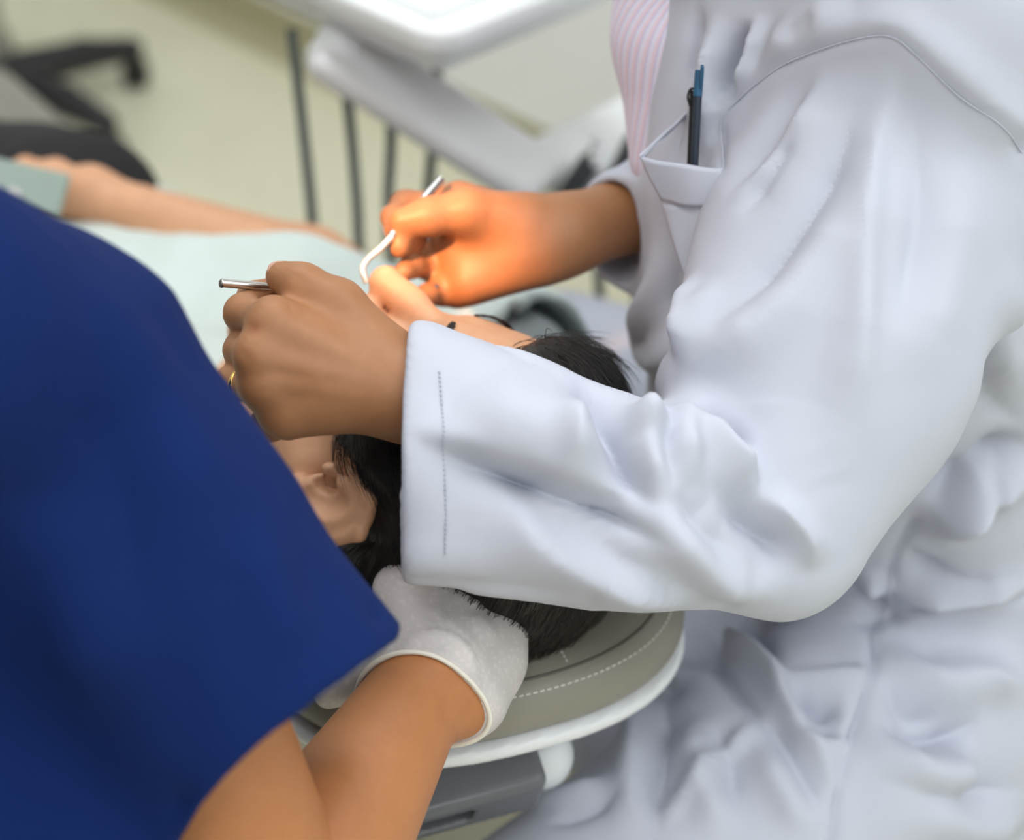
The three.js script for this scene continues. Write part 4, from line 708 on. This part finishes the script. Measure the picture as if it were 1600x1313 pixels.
// ---------------------------------------------------------------- the assistant in navy scrubs
const assistant = thing('person', 'assistant in a navy scrub top holding the patient head with a gloved hand', 'person', [-0.42, 0, 0.3]);
const assistantSkin = skin(0.49, 0.195, 0.07);
{
  const wrist = [-0.0527,0.8375,0.1187], elbow = [-0.131,0.815,0.2885], shoulder = [-0.2394,1.11,0.1724];
  const spec = { wrist, elbow, rw: 0.0295, re: 0.056, fat: 1.06,
    mcp: [[-0.0726,0.8612,0.0684], [-0.0525,0.867,0.0702], [-0.0316,0.8612,0.0684], [-0.0137,0.8386,0.0695]],
    fingers: [
      [[-0.0812,0.8522,0.0437], [-0.088,0.8366,0.0305], [-0.0937,0.8174,0.0265]], [[-0.0589,0.8453,0.0364], [-0.0624,0.8244,0.021], [-0.0678,0.8069,0.0157]], [[-0.035,0.8384,0.0355], [-0.0381,0.8157,0.0215], [-0.0429,0.8015,0.0198]], [[-0.0154,0.8175,0.0454], [-0.0202,0.7963,0.0367], [-0.0249,0.782,0.0351]]],
    thumb: [[-0.0606,0.8385,0.0988], [-0.0781,0.825,0.103], [-0.1004,0.815,0.1045], [-0.1196,0.8059,0.1053]] };
  const bareHand = hand(spec), heel = limb([[-0.0163,0.8324,0.0693], [-0.0177,0.8263,0.0957], [-0.0298,0.822,0.1244]], [0.02, 0.024, 0.026], 0.01), handField = (x, y, z) => smin(bareHand(x, y, z), heel(x, y, z), 0.02);
  const headFrame = frameOf([-0.57, 1.435, 0.27], [-0.1, 1, 0.05], [0.75, -0.6, -0.6]);
  const H = headMesh(headFrame, 1, 0, 0.0045);
  const body = join(0.04, limb([[-0.43, 1.2, 0.25], [-0.45, 1.0, 0.29], [-0.46, 0.72, 0.35]], [0.09, 0.11, 0.11], 0.05), cap([-0.56, 1.36, 0.27], [-0.47, 1.22, 0.25], 0.05, 0.065), cap([-0.28, 1.16, 0.23], [-0.58, 1.17, 0.17], 0.06), limb([shoulder, elbow], [0.055, 0.045]), limb([[-0.62, 1.18, 0.15], [-0.6, 0.95, 0.02], [-0.5, 0.9, -0.1]], [0.052, 0.042, 0.028]), limb([[-0.41, 0.68, 0.36], [-0.38, 0.12, 0.4]], [0.085, 0.05]), limb([[-0.54, 0.68, 0.34], [-0.56, 0.12, 0.36]], [0.085, 0.05]));
  part(assistant, 'body', mottle(weld(H.geometry, solid(body, [-0.75, 0.02, -0.2], [0.05, 1.45, 0.6], 0.007), solid(handField, [-0.2, 0.7, -0.02], [0.08, 1.0, 0.4], 0.003))), assistantSkin);
  addHair(assistant, headFrame, 1, H.skull, 0.006, 0, 0, 'short dark hair');
  eyebrows(assistant, headFrame, 1);
  // glove: a skin of latex over the hand, with a rolled cuff
  const along = V(elbow).sub(V(wrist)).normalize(), cuffAt = [-0.044,0.8628,0.1369];
  const cuffN = new THREE.Vector3(along.x + 0.2, along.y + 0.35, along.z + 0.4).normalize();
  const gloveField = cut(grow(handField, 0.0022), cuffAt, cuffN.toArray(), 0.002);
  const gloveGeometry = crease(relax(solid(gloveField, [-0.2, 0.7, -0.02], [0.08, 1.0, 0.25], 0.0022), 1), [
    ['r', 0.003, 0.006, [[-0.0752,0.8729,0.129], [-0.06,0.883,0.1212], [-0.04,0.8839,0.1204], [-0.022,0.8729,0.129], [-0.014,0.8572,0.1414]]], ['v', 0.0025, 0.006, [[-0.07,0.8808,0.1229], [-0.044,0.8903,0.1155], [-0.02,0.8808,0.1229], [-0.006,0.8603,0.1389]]],
    ['r', 0.003, 0.01, [[-0.064,0.8997,0.1081], [-0.044,0.8966,0.1106], [-0.024,0.8839,0.1204], [-0.008,0.8635,0.1364]]], ['v', 0.003, 0.006, [[-0.064,0.906,0.1032], [-0.052,0.8997,0.1081], [-0.04,0.8981,0.1093]]], ['r', 0.003, 0.008, [[-0.0242,0.8991,0.0959], [-0.0143,0.8793,0.0987], [-0.0041,0.8616,0.1125]]],
    ['v', 0.002, 0.005, [[-0.08,0.8698,0.1315], [-0.078,0.8761,0.1266], [-0.072,0.8839,0.1204]]], ['v', 0.002, 0.005, [[-0.014,0.8698,0.1315], [-0.01,0.8572,0.1414], [-0.014,0.8445,0.1512]]]], 0.0008);
  {                                                   // powder: pale speckled patches on the latex
    const p = gloveGeometry.attributes.position, c = new Float32Array(p.count * 3);
    for (let i = 0; i < p.count; i++) { const x = p.getX(i), y = p.getY(i), z = p.getZ(i), n = perlin.noise(x * 35, y * 35, z * 35), k = 0.8 + 0.22 * Math.max(0, n + 0.1) + (rnd() < 0.25 + 0.5 * Math.max(0, n) ? 0.13 * rnd() : 0); c[i * 3] = k; c[i * 3 + 1] = k * 0.985; c[i * 3 + 2] = k * 0.985; }
    gloveGeometry.setAttribute('color', new THREE.BufferAttribute(c, 3));
  }
  const glove = part(assistant, 'glove', gloveGeometry, standard([0.72, 0.68, 0.67], 0.5, 0, { vertexColors: true }), 'powdery white latex glove');
  {                                                   // rolled rim where the cuff ends
    const axis = V(wrist).addScaledVector(along, V(cuffAt).sub(V(wrist)).dot(cuffN) / along.dot(cuffN)), a = new THREE.Vector3(1, 0, 0).addScaledVector(cuffN, -cuffN.x).normalize(), b = cuffN.clone().cross(a), rim = [];
    for (let i = 0; i < 40; i++) { const t = (i / 40) * Math.PI * 2, d = a.clone().multiplyScalar(Math.cos(t)).addScaledVector(b, Math.sin(t)); let r = 0.015; for (let k = 0; k < 60; k++) { const q = axis.clone().addScaledVector(d, r), v = handField(q.x, q.y, q.z) - 0.0022; if (v > -0.0002) break; r += Math.max(0.0003, -v * 0.6); } rim.push(axis.clone().addScaledVector(d, Math.min(r, 0.06)).toArray()); }
    part(glove, 'rolled_rim', tube(rim, 0.0017, 120, 8, true), standard([0.82, 0.79, 0.7], 0.5), 'rolled cuff rim');
  }
  // scrub sleeve and top
  const hem = [-0.1187,0.9368,0.2568];
  const sleeveAxis = limb([[-0.2523,1.093,0.1726], [-0.1976,1.034,0.206], [-0.117,0.9368,0.2568]], [0.098, 0.08, 0.081], 0.03);
  const SCRUB_FOLDS = [['r', 0.009, 0.03, [[-0.204,1.194,0.1953], [-0.1663,1.13,0.2201], [-0.1466,1.06,0.2621]]], ['v', 0.007, 0.025, [[-0.222,1.171,0.2138], [-0.1885,1.107,0.2505], [-0.1778,1.035,0.2813]]], ['r', 0.008, 0.03, [[-0.231,1.128,0.247], [-0.2067,1.062,0.286], [-0.1934,0.9985,0.3101]]], ['v', 0.007, 0.009, [[-0.0722,1.002,0.2309], [-0.1024,1.008,0.2771], [-0.1264,1.001,0.2957], [-0.1485,0.9808,0.3113], [-0.1696,0.9528,0.3205]], 0], ['r', 0.006, 0.02, [[-0.1248,1.085,0.2429], [-0.1169,1.04,0.2646], [-0.1056,1.006,0.2791]]]];
  const top = join(0.05, limb([[-0.5, 1.28, 0.25], [-0.43, 1.22, 0.23], [-0.45, 1.0, 0.28], [-0.46, 0.75, 0.35]], [0.075, 0.135, 0.155, 0.165], 0.05), cap([-0.285, 1.175, 0.225], [-0.6, 1.18, 0.16], 0.085), limb([[-0.305,1.015,0.1071], [-0.2797,0.905,0.2055], [-0.2484,0.8293,0.29]], [0.1, 0.1, 0.11], 0.03), limb([[-0.61, 1.16, 0.15], [-0.61, 1.02, 0.06]], [0.08, 0.075]), sleeveAxis);
  const hemN = new THREE.Vector3(0.68, -0.6, 0.42).normalize();
  const across = new THREE.Vector3(0.7, 0.56, -0.44).normalize(), HEM = (x, y, z) => { const s = ((x - hem[0]) * across.x + (y - hem[1]) * across.y + (z - hem[2]) * across.z) / 0.08; return Math.max(0, 0.013 * (1 - s * s)); };
  const cutTop = (x, y, z) => { const d = top(x, y, z), e = (x - hem[0]) * hemN.x + (y - hem[1]) * hemN.y + (z - hem[2]) * hemN.z + HEM(x, y, z); const c = smax(d, e, 0.003); return e > -0.02 && Math.hypot(x - hem[0], y - hem[1], z - hem[2]) < 0.16 ? Math.max(c, -Math.max(d + 0.011, -(e + 0.014))) : c; };
  part(assistant, 'scrub_top', crease(relax(solid(cutTop, [-0.8, 0.6, -0.15], [0.1, 1.36, 0.6], 0.0035)), SCRUB_FOLDS, 0.002), standard([0.0037, 0.0175, 0.105], 0.9, 0, { specularIntensity: 0.35 }), 'navy short-sleeved scrub top');
  const trousers = join(0.04, limb([[-0.4, 0.72, 0.36], [-0.38, 0.14, 0.4]], [0.125, 0.08]), limb([[-0.55, 0.72, 0.34], [-0.56, 0.14, 0.36]], [0.125, 0.08]));
  part(assistant, 'trousers', solid(trousers, [-0.8, 0.05, 0.1], [-0.15, 0.9, 0.6], 0.012), standard([0.0037, 0.0175, 0.105], 0.9, 0, { specularIntensity: 0.35 }), 'navy scrub trousers');
  for (const x of [-0.38, -0.56]) part(assistant, 'shoe', solid(join(0.02, cap([x, 0.05, 0.4], [x + 0.03, 0.04, 0.22], 0.048, 0.038), cap([x, 0.1, 0.4], [x, 0.06, 0.36], 0.048)), [x - 0.15, 0, 0.1], [x + 0.15, 0.2, 0.55], 0.008), standard([0.75, 0.75, 0.75], 0.5), 'white shoe');
}

// ---------------------------------------------------------------- things held and worn
const steel = standard([0.62, 0.61, 0.6], 0.22, 1), gold = standard([0.85, 0.55, 0.18], 0.22, 1);
function band(at, along, R, r) { const g = new THREE.TorusGeometry(R, r, 10, 40); g.scale(1, 1, 1.9); g.applyQuaternion(new THREE.Quaternion().setFromUnitVectors(new THREE.Vector3(0, 0, 1), V(along).normalize())); return g.translate(...at); }
{
  const at = [-0.182,1.052,-0.0106], o = thing('dental_mirror', 'slim steel mouth mirror handle in the near bare hand with the gold ring', 'dental mirror', at);
  part(o, 'handle', rod(at, [-0.1159,1.028,-0.0362], 0.0028, 0.0026, 24), steel);
  part(o, 'end_cap', rod([-0.1822,1.052,-0.0106], [-0.1806,1.051,-0.0114], 0.00295, 0.00295, 24), standard([0.12, 0.11, 0.11], 0.35, 0.8), 'dark flat end of the handle');
  part(o, 'shank', tube([[-0.1159,1.028,-0.0362], [-0.1097,1.014,-0.0514], [-0.1099,0.993,-0.079]], 0.0011, 16, 8), steel);
  part(o, 'mirror_head', rod([-0.1097,0.9941,-0.0773], [-0.1083,0.9905,-0.0796], 0.009, 0.009, 28), steel);
}
{
  const o = thing('dental_explorer', 'bent-tip dental instrument held by the far hand in the warm lamp light', 'dental tool', [-0.0885,0.9982,-0.1465]);
  part(o, 'handle', rod([-0.0517,1.016,-0.2049], [-0.0859,1,-0.1505], 0.0034, 0.0034, 20), steel);
  part(o, 'working_tip', weld(tube([[-0.0859,1,-0.1505], [-0.0932,0.9962,-0.1411], [-0.1024,0.9919,-0.1327], [-0.1054,0.9887,-0.1277], [-0.1049,0.9857,-0.124], [-0.1026,0.9807,-0.1201]], 0.0024, 40, 10)), standard([0.85, 0.82, 0.75], 0.3, 0.6), 'bright bent tip');
}
{
  const o = thing('dental_probe', 'thin steel probe lying across the little fingers of the far hand', 'dental tool', [-0.0739,0.9597,-0.1355]);
  part(o, 'handle', rod([-0.0758,0.9594,-0.1352], [-0.0542,0.958,-0.1507], 0.0023, 0.0021, 16), steel);
}
{
  const g = band([0, 0, 0], V([-0.1744,1.002,0.0286]).sub(V([-0.1495,1.022,0.0558])).toArray(), 0.0106, 0.0011), o = new THREE.Mesh(g, gold);
  o.name = 'finger_ring'; o.position.set(...[-0.1641,1.01,0.0398]); o.castShadow = o.receiveShadow = true;
  o.userData = { label: 'plain gold ring on the hand holding the mirror', category: 'ring' }; scene.add(o);
}
{
  const g = band([0, 0, 0], V([-0.0757,0.9842,-0.1711]).sub(V([-0.0647,0.9756,-0.1923])).toArray(), 0.0098, 0.001), o = new THREE.Mesh(g, steel);
  o.name = 'finger_ring_001'; o.position.set(...[-0.0697,0.9804,-0.1808]); o.castShadow = o.receiveShadow = true;
  o.userData = { label: 'silver ring on the orange-lit far hand', category: 'ring' }; scene.add(o);
}
{
  const o = thing('pen', 'blue capped pen standing in the breast pocket of the white coat', 'pen', [0.1225,1.073,-0.1261]);
  part(o, 'barrel', rod([0.1231,1.069,-0.126], [0.1241,1.117,-0.1456], 0.0027), standard([0.02, 0.03, 0.05], 0.35));
  part(o, 'cap', weld(rod([0.1238,1.113,-0.1439], [0.1246,1.129,-0.1507], 0.0031), box(0.0022, 0.018, 0.004, 0, 0, 0, 0.0008).translate(...[0.1255,1.126,-0.1448])), standard([0.02, 0.1, 0.2], 0.4), 'blue pen cap');
}
{
  const o = thing('pen', 'black pen with a bowed clip beside the blue capped pen', 'pen', [0.121,1.07,-0.1314]);
  part(o, 'barrel', rod([0.121,1.067,-0.1295], [0.1218,1.114,-0.1506], 0.0026), standard([0.01, 0.01, 0.012], 0.3));
  part(o, 'clip', tube([[0.1218,1.115,-0.1516], [0.1191,1.115,-0.1499], [0.1178,1.111,-0.147], [0.1197,1.105,-0.1451]], 0.0009, 16, 8), standard([0.01, 0.01, 0.012], 0.3), 'bowed black clip');
}
{
  const M = frameOf([-0.4679,0.8313,-0.5174], [0.1, 0.75, 0.65], [1, -0.2, 0.1]), o = thing('smartphone', 'grey-green phone with silver lenses held in the hand of the patient', 'phone', [-0.4679,0.8313,-0.5174]);
  part(o, 'case', box(0.044, 0.009, 0.08, 0, 0, 0, 0.004).applyMatrix4(M), standard([0.27, 0.34, 0.3], 0.35));
  for (const z of [-0.006, -0.028]) part(o, 'lens', new THREE.CylinderGeometry(0.0075, 0.0085, 0.004, 24).translate(-0.012, 0.006, z).applyMatrix4(M), standard([0.8, 0.8, 0.84], 0.12, 0.9), 'shiny silver lens ring');
}

// ---------------------------------------------------------------- the dental unit
const unitWhite = standard([0.8, 0.81, 0.82], 0.35), hoseMat = standard([0.1, 0.125, 0.12], 0.5), darkPlastic = standard([0.05, 0.055, 0.06], 0.4);
{
  const c0 = V([-0.0684,0.9576,-0.5716]), o = thing('delivery_unit', 'white dental unit with tray, swing arm and hanging dark hoses', 'dental unit', [0.55, 0, -1.35]);
  const at = (a, y, b) => c0.clone().addScaledVector(E1, a).addScaledVector(E2, b).setY(c0.y + y).toArray();
  const turned = (g, a, y, b) => g.rotateY(ROOM_TURN).translate(...at(a, y, b));
  const hull = (() => {
    const inv = frameOf(at(-0.33, -0.012, -0.17), [0, 1, 0], E2.toArray());
    const s = placeField((x, y, z) => { const r = 0.035, bx = Math.abs(x) - 0.33 + r, bz = Math.abs(z) - 0.17 + r, e = Math.hypot(Math.max(bx, 0), Math.max(bz, 0)) + Math.min(Math.max(bx, bz), 0) - r; return smax(smax(e + Math.max(0, -y - 0.008) * 0.9, y - 0.012, 0.004), -y - 0.086 + (x / 0.33) ** 2 * 0.042, 0.02); }, inv, 1);
    return solid(s, at(-0.33, -0.13, -0.17).map((v, i) => v - [0.42, 0, 0.42][i]), at(-0.33, 0.03, -0.17).map((v, i) => v + [0.42, 0, 0.42][i]), 0.005);
  })();
  part(o, 'tray', hull, unitWhite, 'white instrument tray');
  part(o, 'tray_mat', turned(box(0.58, 0.004, 0.28, 0, 0, 0, 0.0018), -0.33, 0.002, -0.17), standard([0.86, 0.87, 0.88], 0.5), 'white tray mat');
  // swing arm
  const armLine = [[-0.1941,0.8737,-0.6901], [-0.1195,0.8294,-0.6745], [0.0102,0.7444,-0.6589]];
  part(o, 'swing_arm', solid(join(0.01, quad(armLine[0], armLine[2], V(armLine[2]).add(new THREE.Vector3(0.03, 0.005, -0.05)).toArray(), V(armLine[0]).add(new THREE.Vector3(0.03, 0.005, -0.05)).toArray(), 0.016)), [-0.5, 0.5, -1.1], [0.3, 1.1, -0.4], 0.005), standard([0.66, 0.65, 0.66], 0.4), 'pale grey swing arm');
  part(o, 'pivot', rod(V(at(-0.28, -0.05, -0.2)).toArray(), [-0.1892,0.865,-0.7023], 0.03, 0.03, 24), unitWhite);
  // instrument bracket
  const s0 = V([0.0045,0.7155,-0.8393]), sAt = (a, y, b) => s0.clone().addScaledVector(E1, a).addScaledVector(E2, b).setY(s0.y + y).toArray();
  part(o, 'instrument_bracket', box(0.42, 0.05, 0.7, 0, 0, 0, 0.02).rotateY(ROOM_TURN).translate(...sAt(0.21, -0.03, -0.34)), unitWhite, 'white instrument bracket');
  part(o, 'column', rod([s0.x + 0.42, 0.04, s0.z - 0.14], [s0.x + 0.42, s0.y - 0.04, s0.z - 0.14], 0.05, 0.05, 28), unitWhite, 'white column');
  part(o, 'base', box(0.36, 0.05, 0.36, 0, 0, 0, 0.02).rotateY(ROOM_TURN).translate(s0.x + 0.42, 0.025, s0.z - 0.14), unitWhite, 'white base');
  // hoses
  const HOSES = [[[-0.2401,0.8641,-0.8032], [-0.2336,0.7817,-0.7768], [-0.2275,0.6941,-0.7464], [-0.2255,0.6328,-0.7367], [-0.2166,0.5353,-0.7239], [-0.169,0.4763,-0.7286], [-0.0772,0.5496,-0.7985], [-0.0226,0.639,-0.8049]], [[-0.1866,0.8279,-0.8003], [-0.1804,0.7555,-0.7818], [-0.1762,0.6725,-0.755], [-0.1746,0.6106,-0.7447], [-0.152,0.524,-0.7404], [-0.0926,0.4948,-0.7557], [-0.0232,0.5556,-0.8033], [0.0075,0.639,-0.8049]], [[-0.136,0.8051,-0.8078], [-0.1361,0.7395,-0.7819], [-0.1413,0.6674,-0.7637], [-0.1384,0.5881,-0.7525], [-0.1075,0.5126,-0.757], [-0.0466,0.5074,-0.7783], [0.0227,0.6309,-0.8113]], [[-0.0833,0.8332,-0.8298], [-0.085,0.7735,-0.8085], [-0.0937,0.6963,-0.7862], [-0.101,0.6117,-0.7709], [-0.0768,0.5308,-0.7712], [0,0.5441,-0.807], [0.0454,0.6309,-0.8113]], [[0.0942,0.6412,-0.7939], [0.1034,0.5599,-0.7685], [0.1115,0.4588,-0.753], [0.128,0.3413,-0.7246], [0.1722,0.2452,-0.713], [0.2132,0.3486,-0.7938], [0.2059,0.5411,-0.8553]], [[0.1444,0.6258,-0.82], [0.1505,0.549,-0.7853], [0.1568,0.4529,-0.7611], [0.184,0.3665,-0.7443], [0.2343,0.4178,-0.8098], [0.2455,0.5536,-0.8651]]];
  for (const h of HOSES) part(o, 'hose', tube(h, 0.0062, 80, 14), hoseMat, 'dark grey-green hose');
  // handpieces resting on the bracket
  for (const [a, b, c, e] of [[[0.0576,0.6873,-0.7411], [0.075,0.7118,-0.7412], [0.0887,0.7346,-0.7464], [0.1027,0.751,-0.7529]], [[0.108,0.6912,-0.7442], [0.1228,0.723,-0.75], [0.1384,0.7525,-0.7604], [0.1664,0.7929,-0.7856]]]) {
    const h = part(o, 'handpiece', rod(a, c, 0.011, 0.0135), darkPlastic, 'dark handpiece');
    part(h, 'handpiece_tip', rod(c, e, 0.0125, 0.007), steel, 'chrome handpiece tip');
  }
  part(o, 'holder', weld(rod([0.0764,0.684,-0.764], [0.1464,0.6917,-0.7826], 0.018), rod([0.1332,0.7156,-0.7633], [0.1188,0.7026,-0.7531], 0.014)), darkPlastic, 'dark instrument holder');
  part(o, 'syringe_tip', rod([0.0966,0.7279,-0.7412], [0.0995,0.7606,-0.754], 0.012, 0.01), standard([0.85, 0.86, 0.87], 0.2), 'white syringe body');
}

// ---------------------------------------------------------------- rolling stools
function stool(label, at, turn, seatY, group) {
  const o = thing('rolling_stool', label, 'stool', at, turn, group), black = standard([0.016, 0.015, 0.018], 0.45), rubber = standard([0.02, 0.02, 0.02], 0.7);
  piece(o, 'hub', new THREE.LatheGeometry([[0, 0.06], [0.045, 0.06], [0.05, 0.08], [0.042, 0.125], [0, 0.13]].map((p) => new THREE.Vector2(...p)), 28), black);
  for (let i = 0; i < 5; i++) {
    const a = (i / 5) * Math.PI * 2, c = Math.cos(a), s = Math.sin(a), q = (r, y) => [c * r, y, s * r];
    piece(o, 'leg', solid(limb([q(0.02, 0.115), q(0.18, 0.108), q(0.292, 0.088)], [0.042, 0.035, 0.027], 0.01), [-0.38, 0, -0.38], [0.38, 0.2, 0.38], 0.008), black);
    const k = new THREE.Group(); k.name = 'caster'; o.add(k);
    piece(k, 'fork', rod(q(0.288, 0.034), q(0.288, 0.085), 0.014, 0.018), black);
    for (const e of [-0.013, 0.013]) piece(k, 'wheel', new THREE.CylinderGeometry(0.032, 0.032, 0.017, 24).rotateX(Math.PI / 2).rotateY(0.8 + i).translate(c * 0.292 + Math.sin(0.8 + i) * e, 0.032, s * 0.292 + Math.cos(0.8 + i) * e), rubber);
  }
  piece(o, 'column', rod([0, 0.1, 0], [0, seatY - 0.07, 0], 0.024, 0.02), standard([0.5, 0.5, 0.52], 0.25, 1), 'chrome gas lift');
  piece(o, 'seat', new THREE.LatheGeometry([[0, -0.075], [0.14, -0.075], [0.175, -0.06], [0.185, -0.035], [0.175, -0.01], [0.14, 0], [0, 0.002]].map((p) => new THREE.Vector2(p[0], p[1] + seatY)), 40), black, 'round black seat');
  return o;
}
stool('black rolling stool with a five-legged caster base on the far floor', [-1.06, 0, -2.24], 0.66, 0.52, 'rolling stools');
stool('black rolling stool under the seated dentist', [0.42, 0, -0.26], 0.3, 0.45, 'rolling stools');

// ---------------------------------------------------------------- the dental lamp above the mouth
{
  const o = thing('dental_lamp', 'white dental lamp on a ceiling arm shining warm light on the mouth', 'lamp', [LAMP_AT[0], CEILING, LAMP_AT[2] - 0.6]);
  const from = V(LAMP_AT), to = V(LAMP_TO), M = frameOf(LAMP_AT, from.clone().sub(to).toArray(), [1, 0, 0.6]);        // y runs up the beam
  part(o, 'housing', mergeGeometries([box(0.2, 0.07, 0.26, 0, 0.05, 0, 0.03).applyMatrix4(M), box(0.21, 0.012, 0.012, 0, 0.006, 0.125, 0.004).applyMatrix4(M), box(0.21, 0.012, 0.012, 0, 0.006, -0.125, 0.004).applyMatrix4(M)]), unitWhite, 'white lamp housing');
  const glow = standard([0.9, 0.85, 0.7], 0.5); glow.emissive = new THREE.Color().setRGB(1, 0.72, 0.42); glow.emissiveIntensity = 1.5;
  part(o, 'reflector', box(0.16, 0.006, 0.2, 0, 0.012, 0, 0.002).applyMatrix4(M), glow, 'warm glowing reflector');
  const top = [LAMP_AT[0], CEILING, LAMP_AT[2] - 0.6], elbow = [LAMP_AT[0] - 0.35, 2.05, LAMP_AT[2] - 0.45];
  part(o, 'mount', rod([top[0], top[1] - 0.05, top[2]], top, 0.07, 0.07, 32), unitWhite, 'white ceiling mount');
  part(o, 'arm', mergeGeometries([rod([top[0], top[1] - 0.04, top[2]], elbow, 0.022, 0.018), rod(elbow, new THREE.Vector3(0, 0.08, 0).applyMatrix4(M).toArray(), 0.018, 0.014)]), unitWhite, 'white jointed arm');
  const s = new THREE.SpotLight(new THREE.Color().setRGB(...LAMP_COLOUR), LAMP_POWER, 0, LAMP_CONE, LAMP_SOFT, 2);
  s.position.copy(from); s.target.position.copy(to); s.name = 'lamp_beam'; s.castShadow = true; s.shadow.radius = 1;
  o.updateWorldMatrix(true, false); s.position.applyMatrix4(o.matrixWorld.clone().invert()); s.target.position.applyMatrix4(o.matrixWorld.clone().invert());
  o.add(s); o.add(s.target);
}

renderer.render(scene, camera);
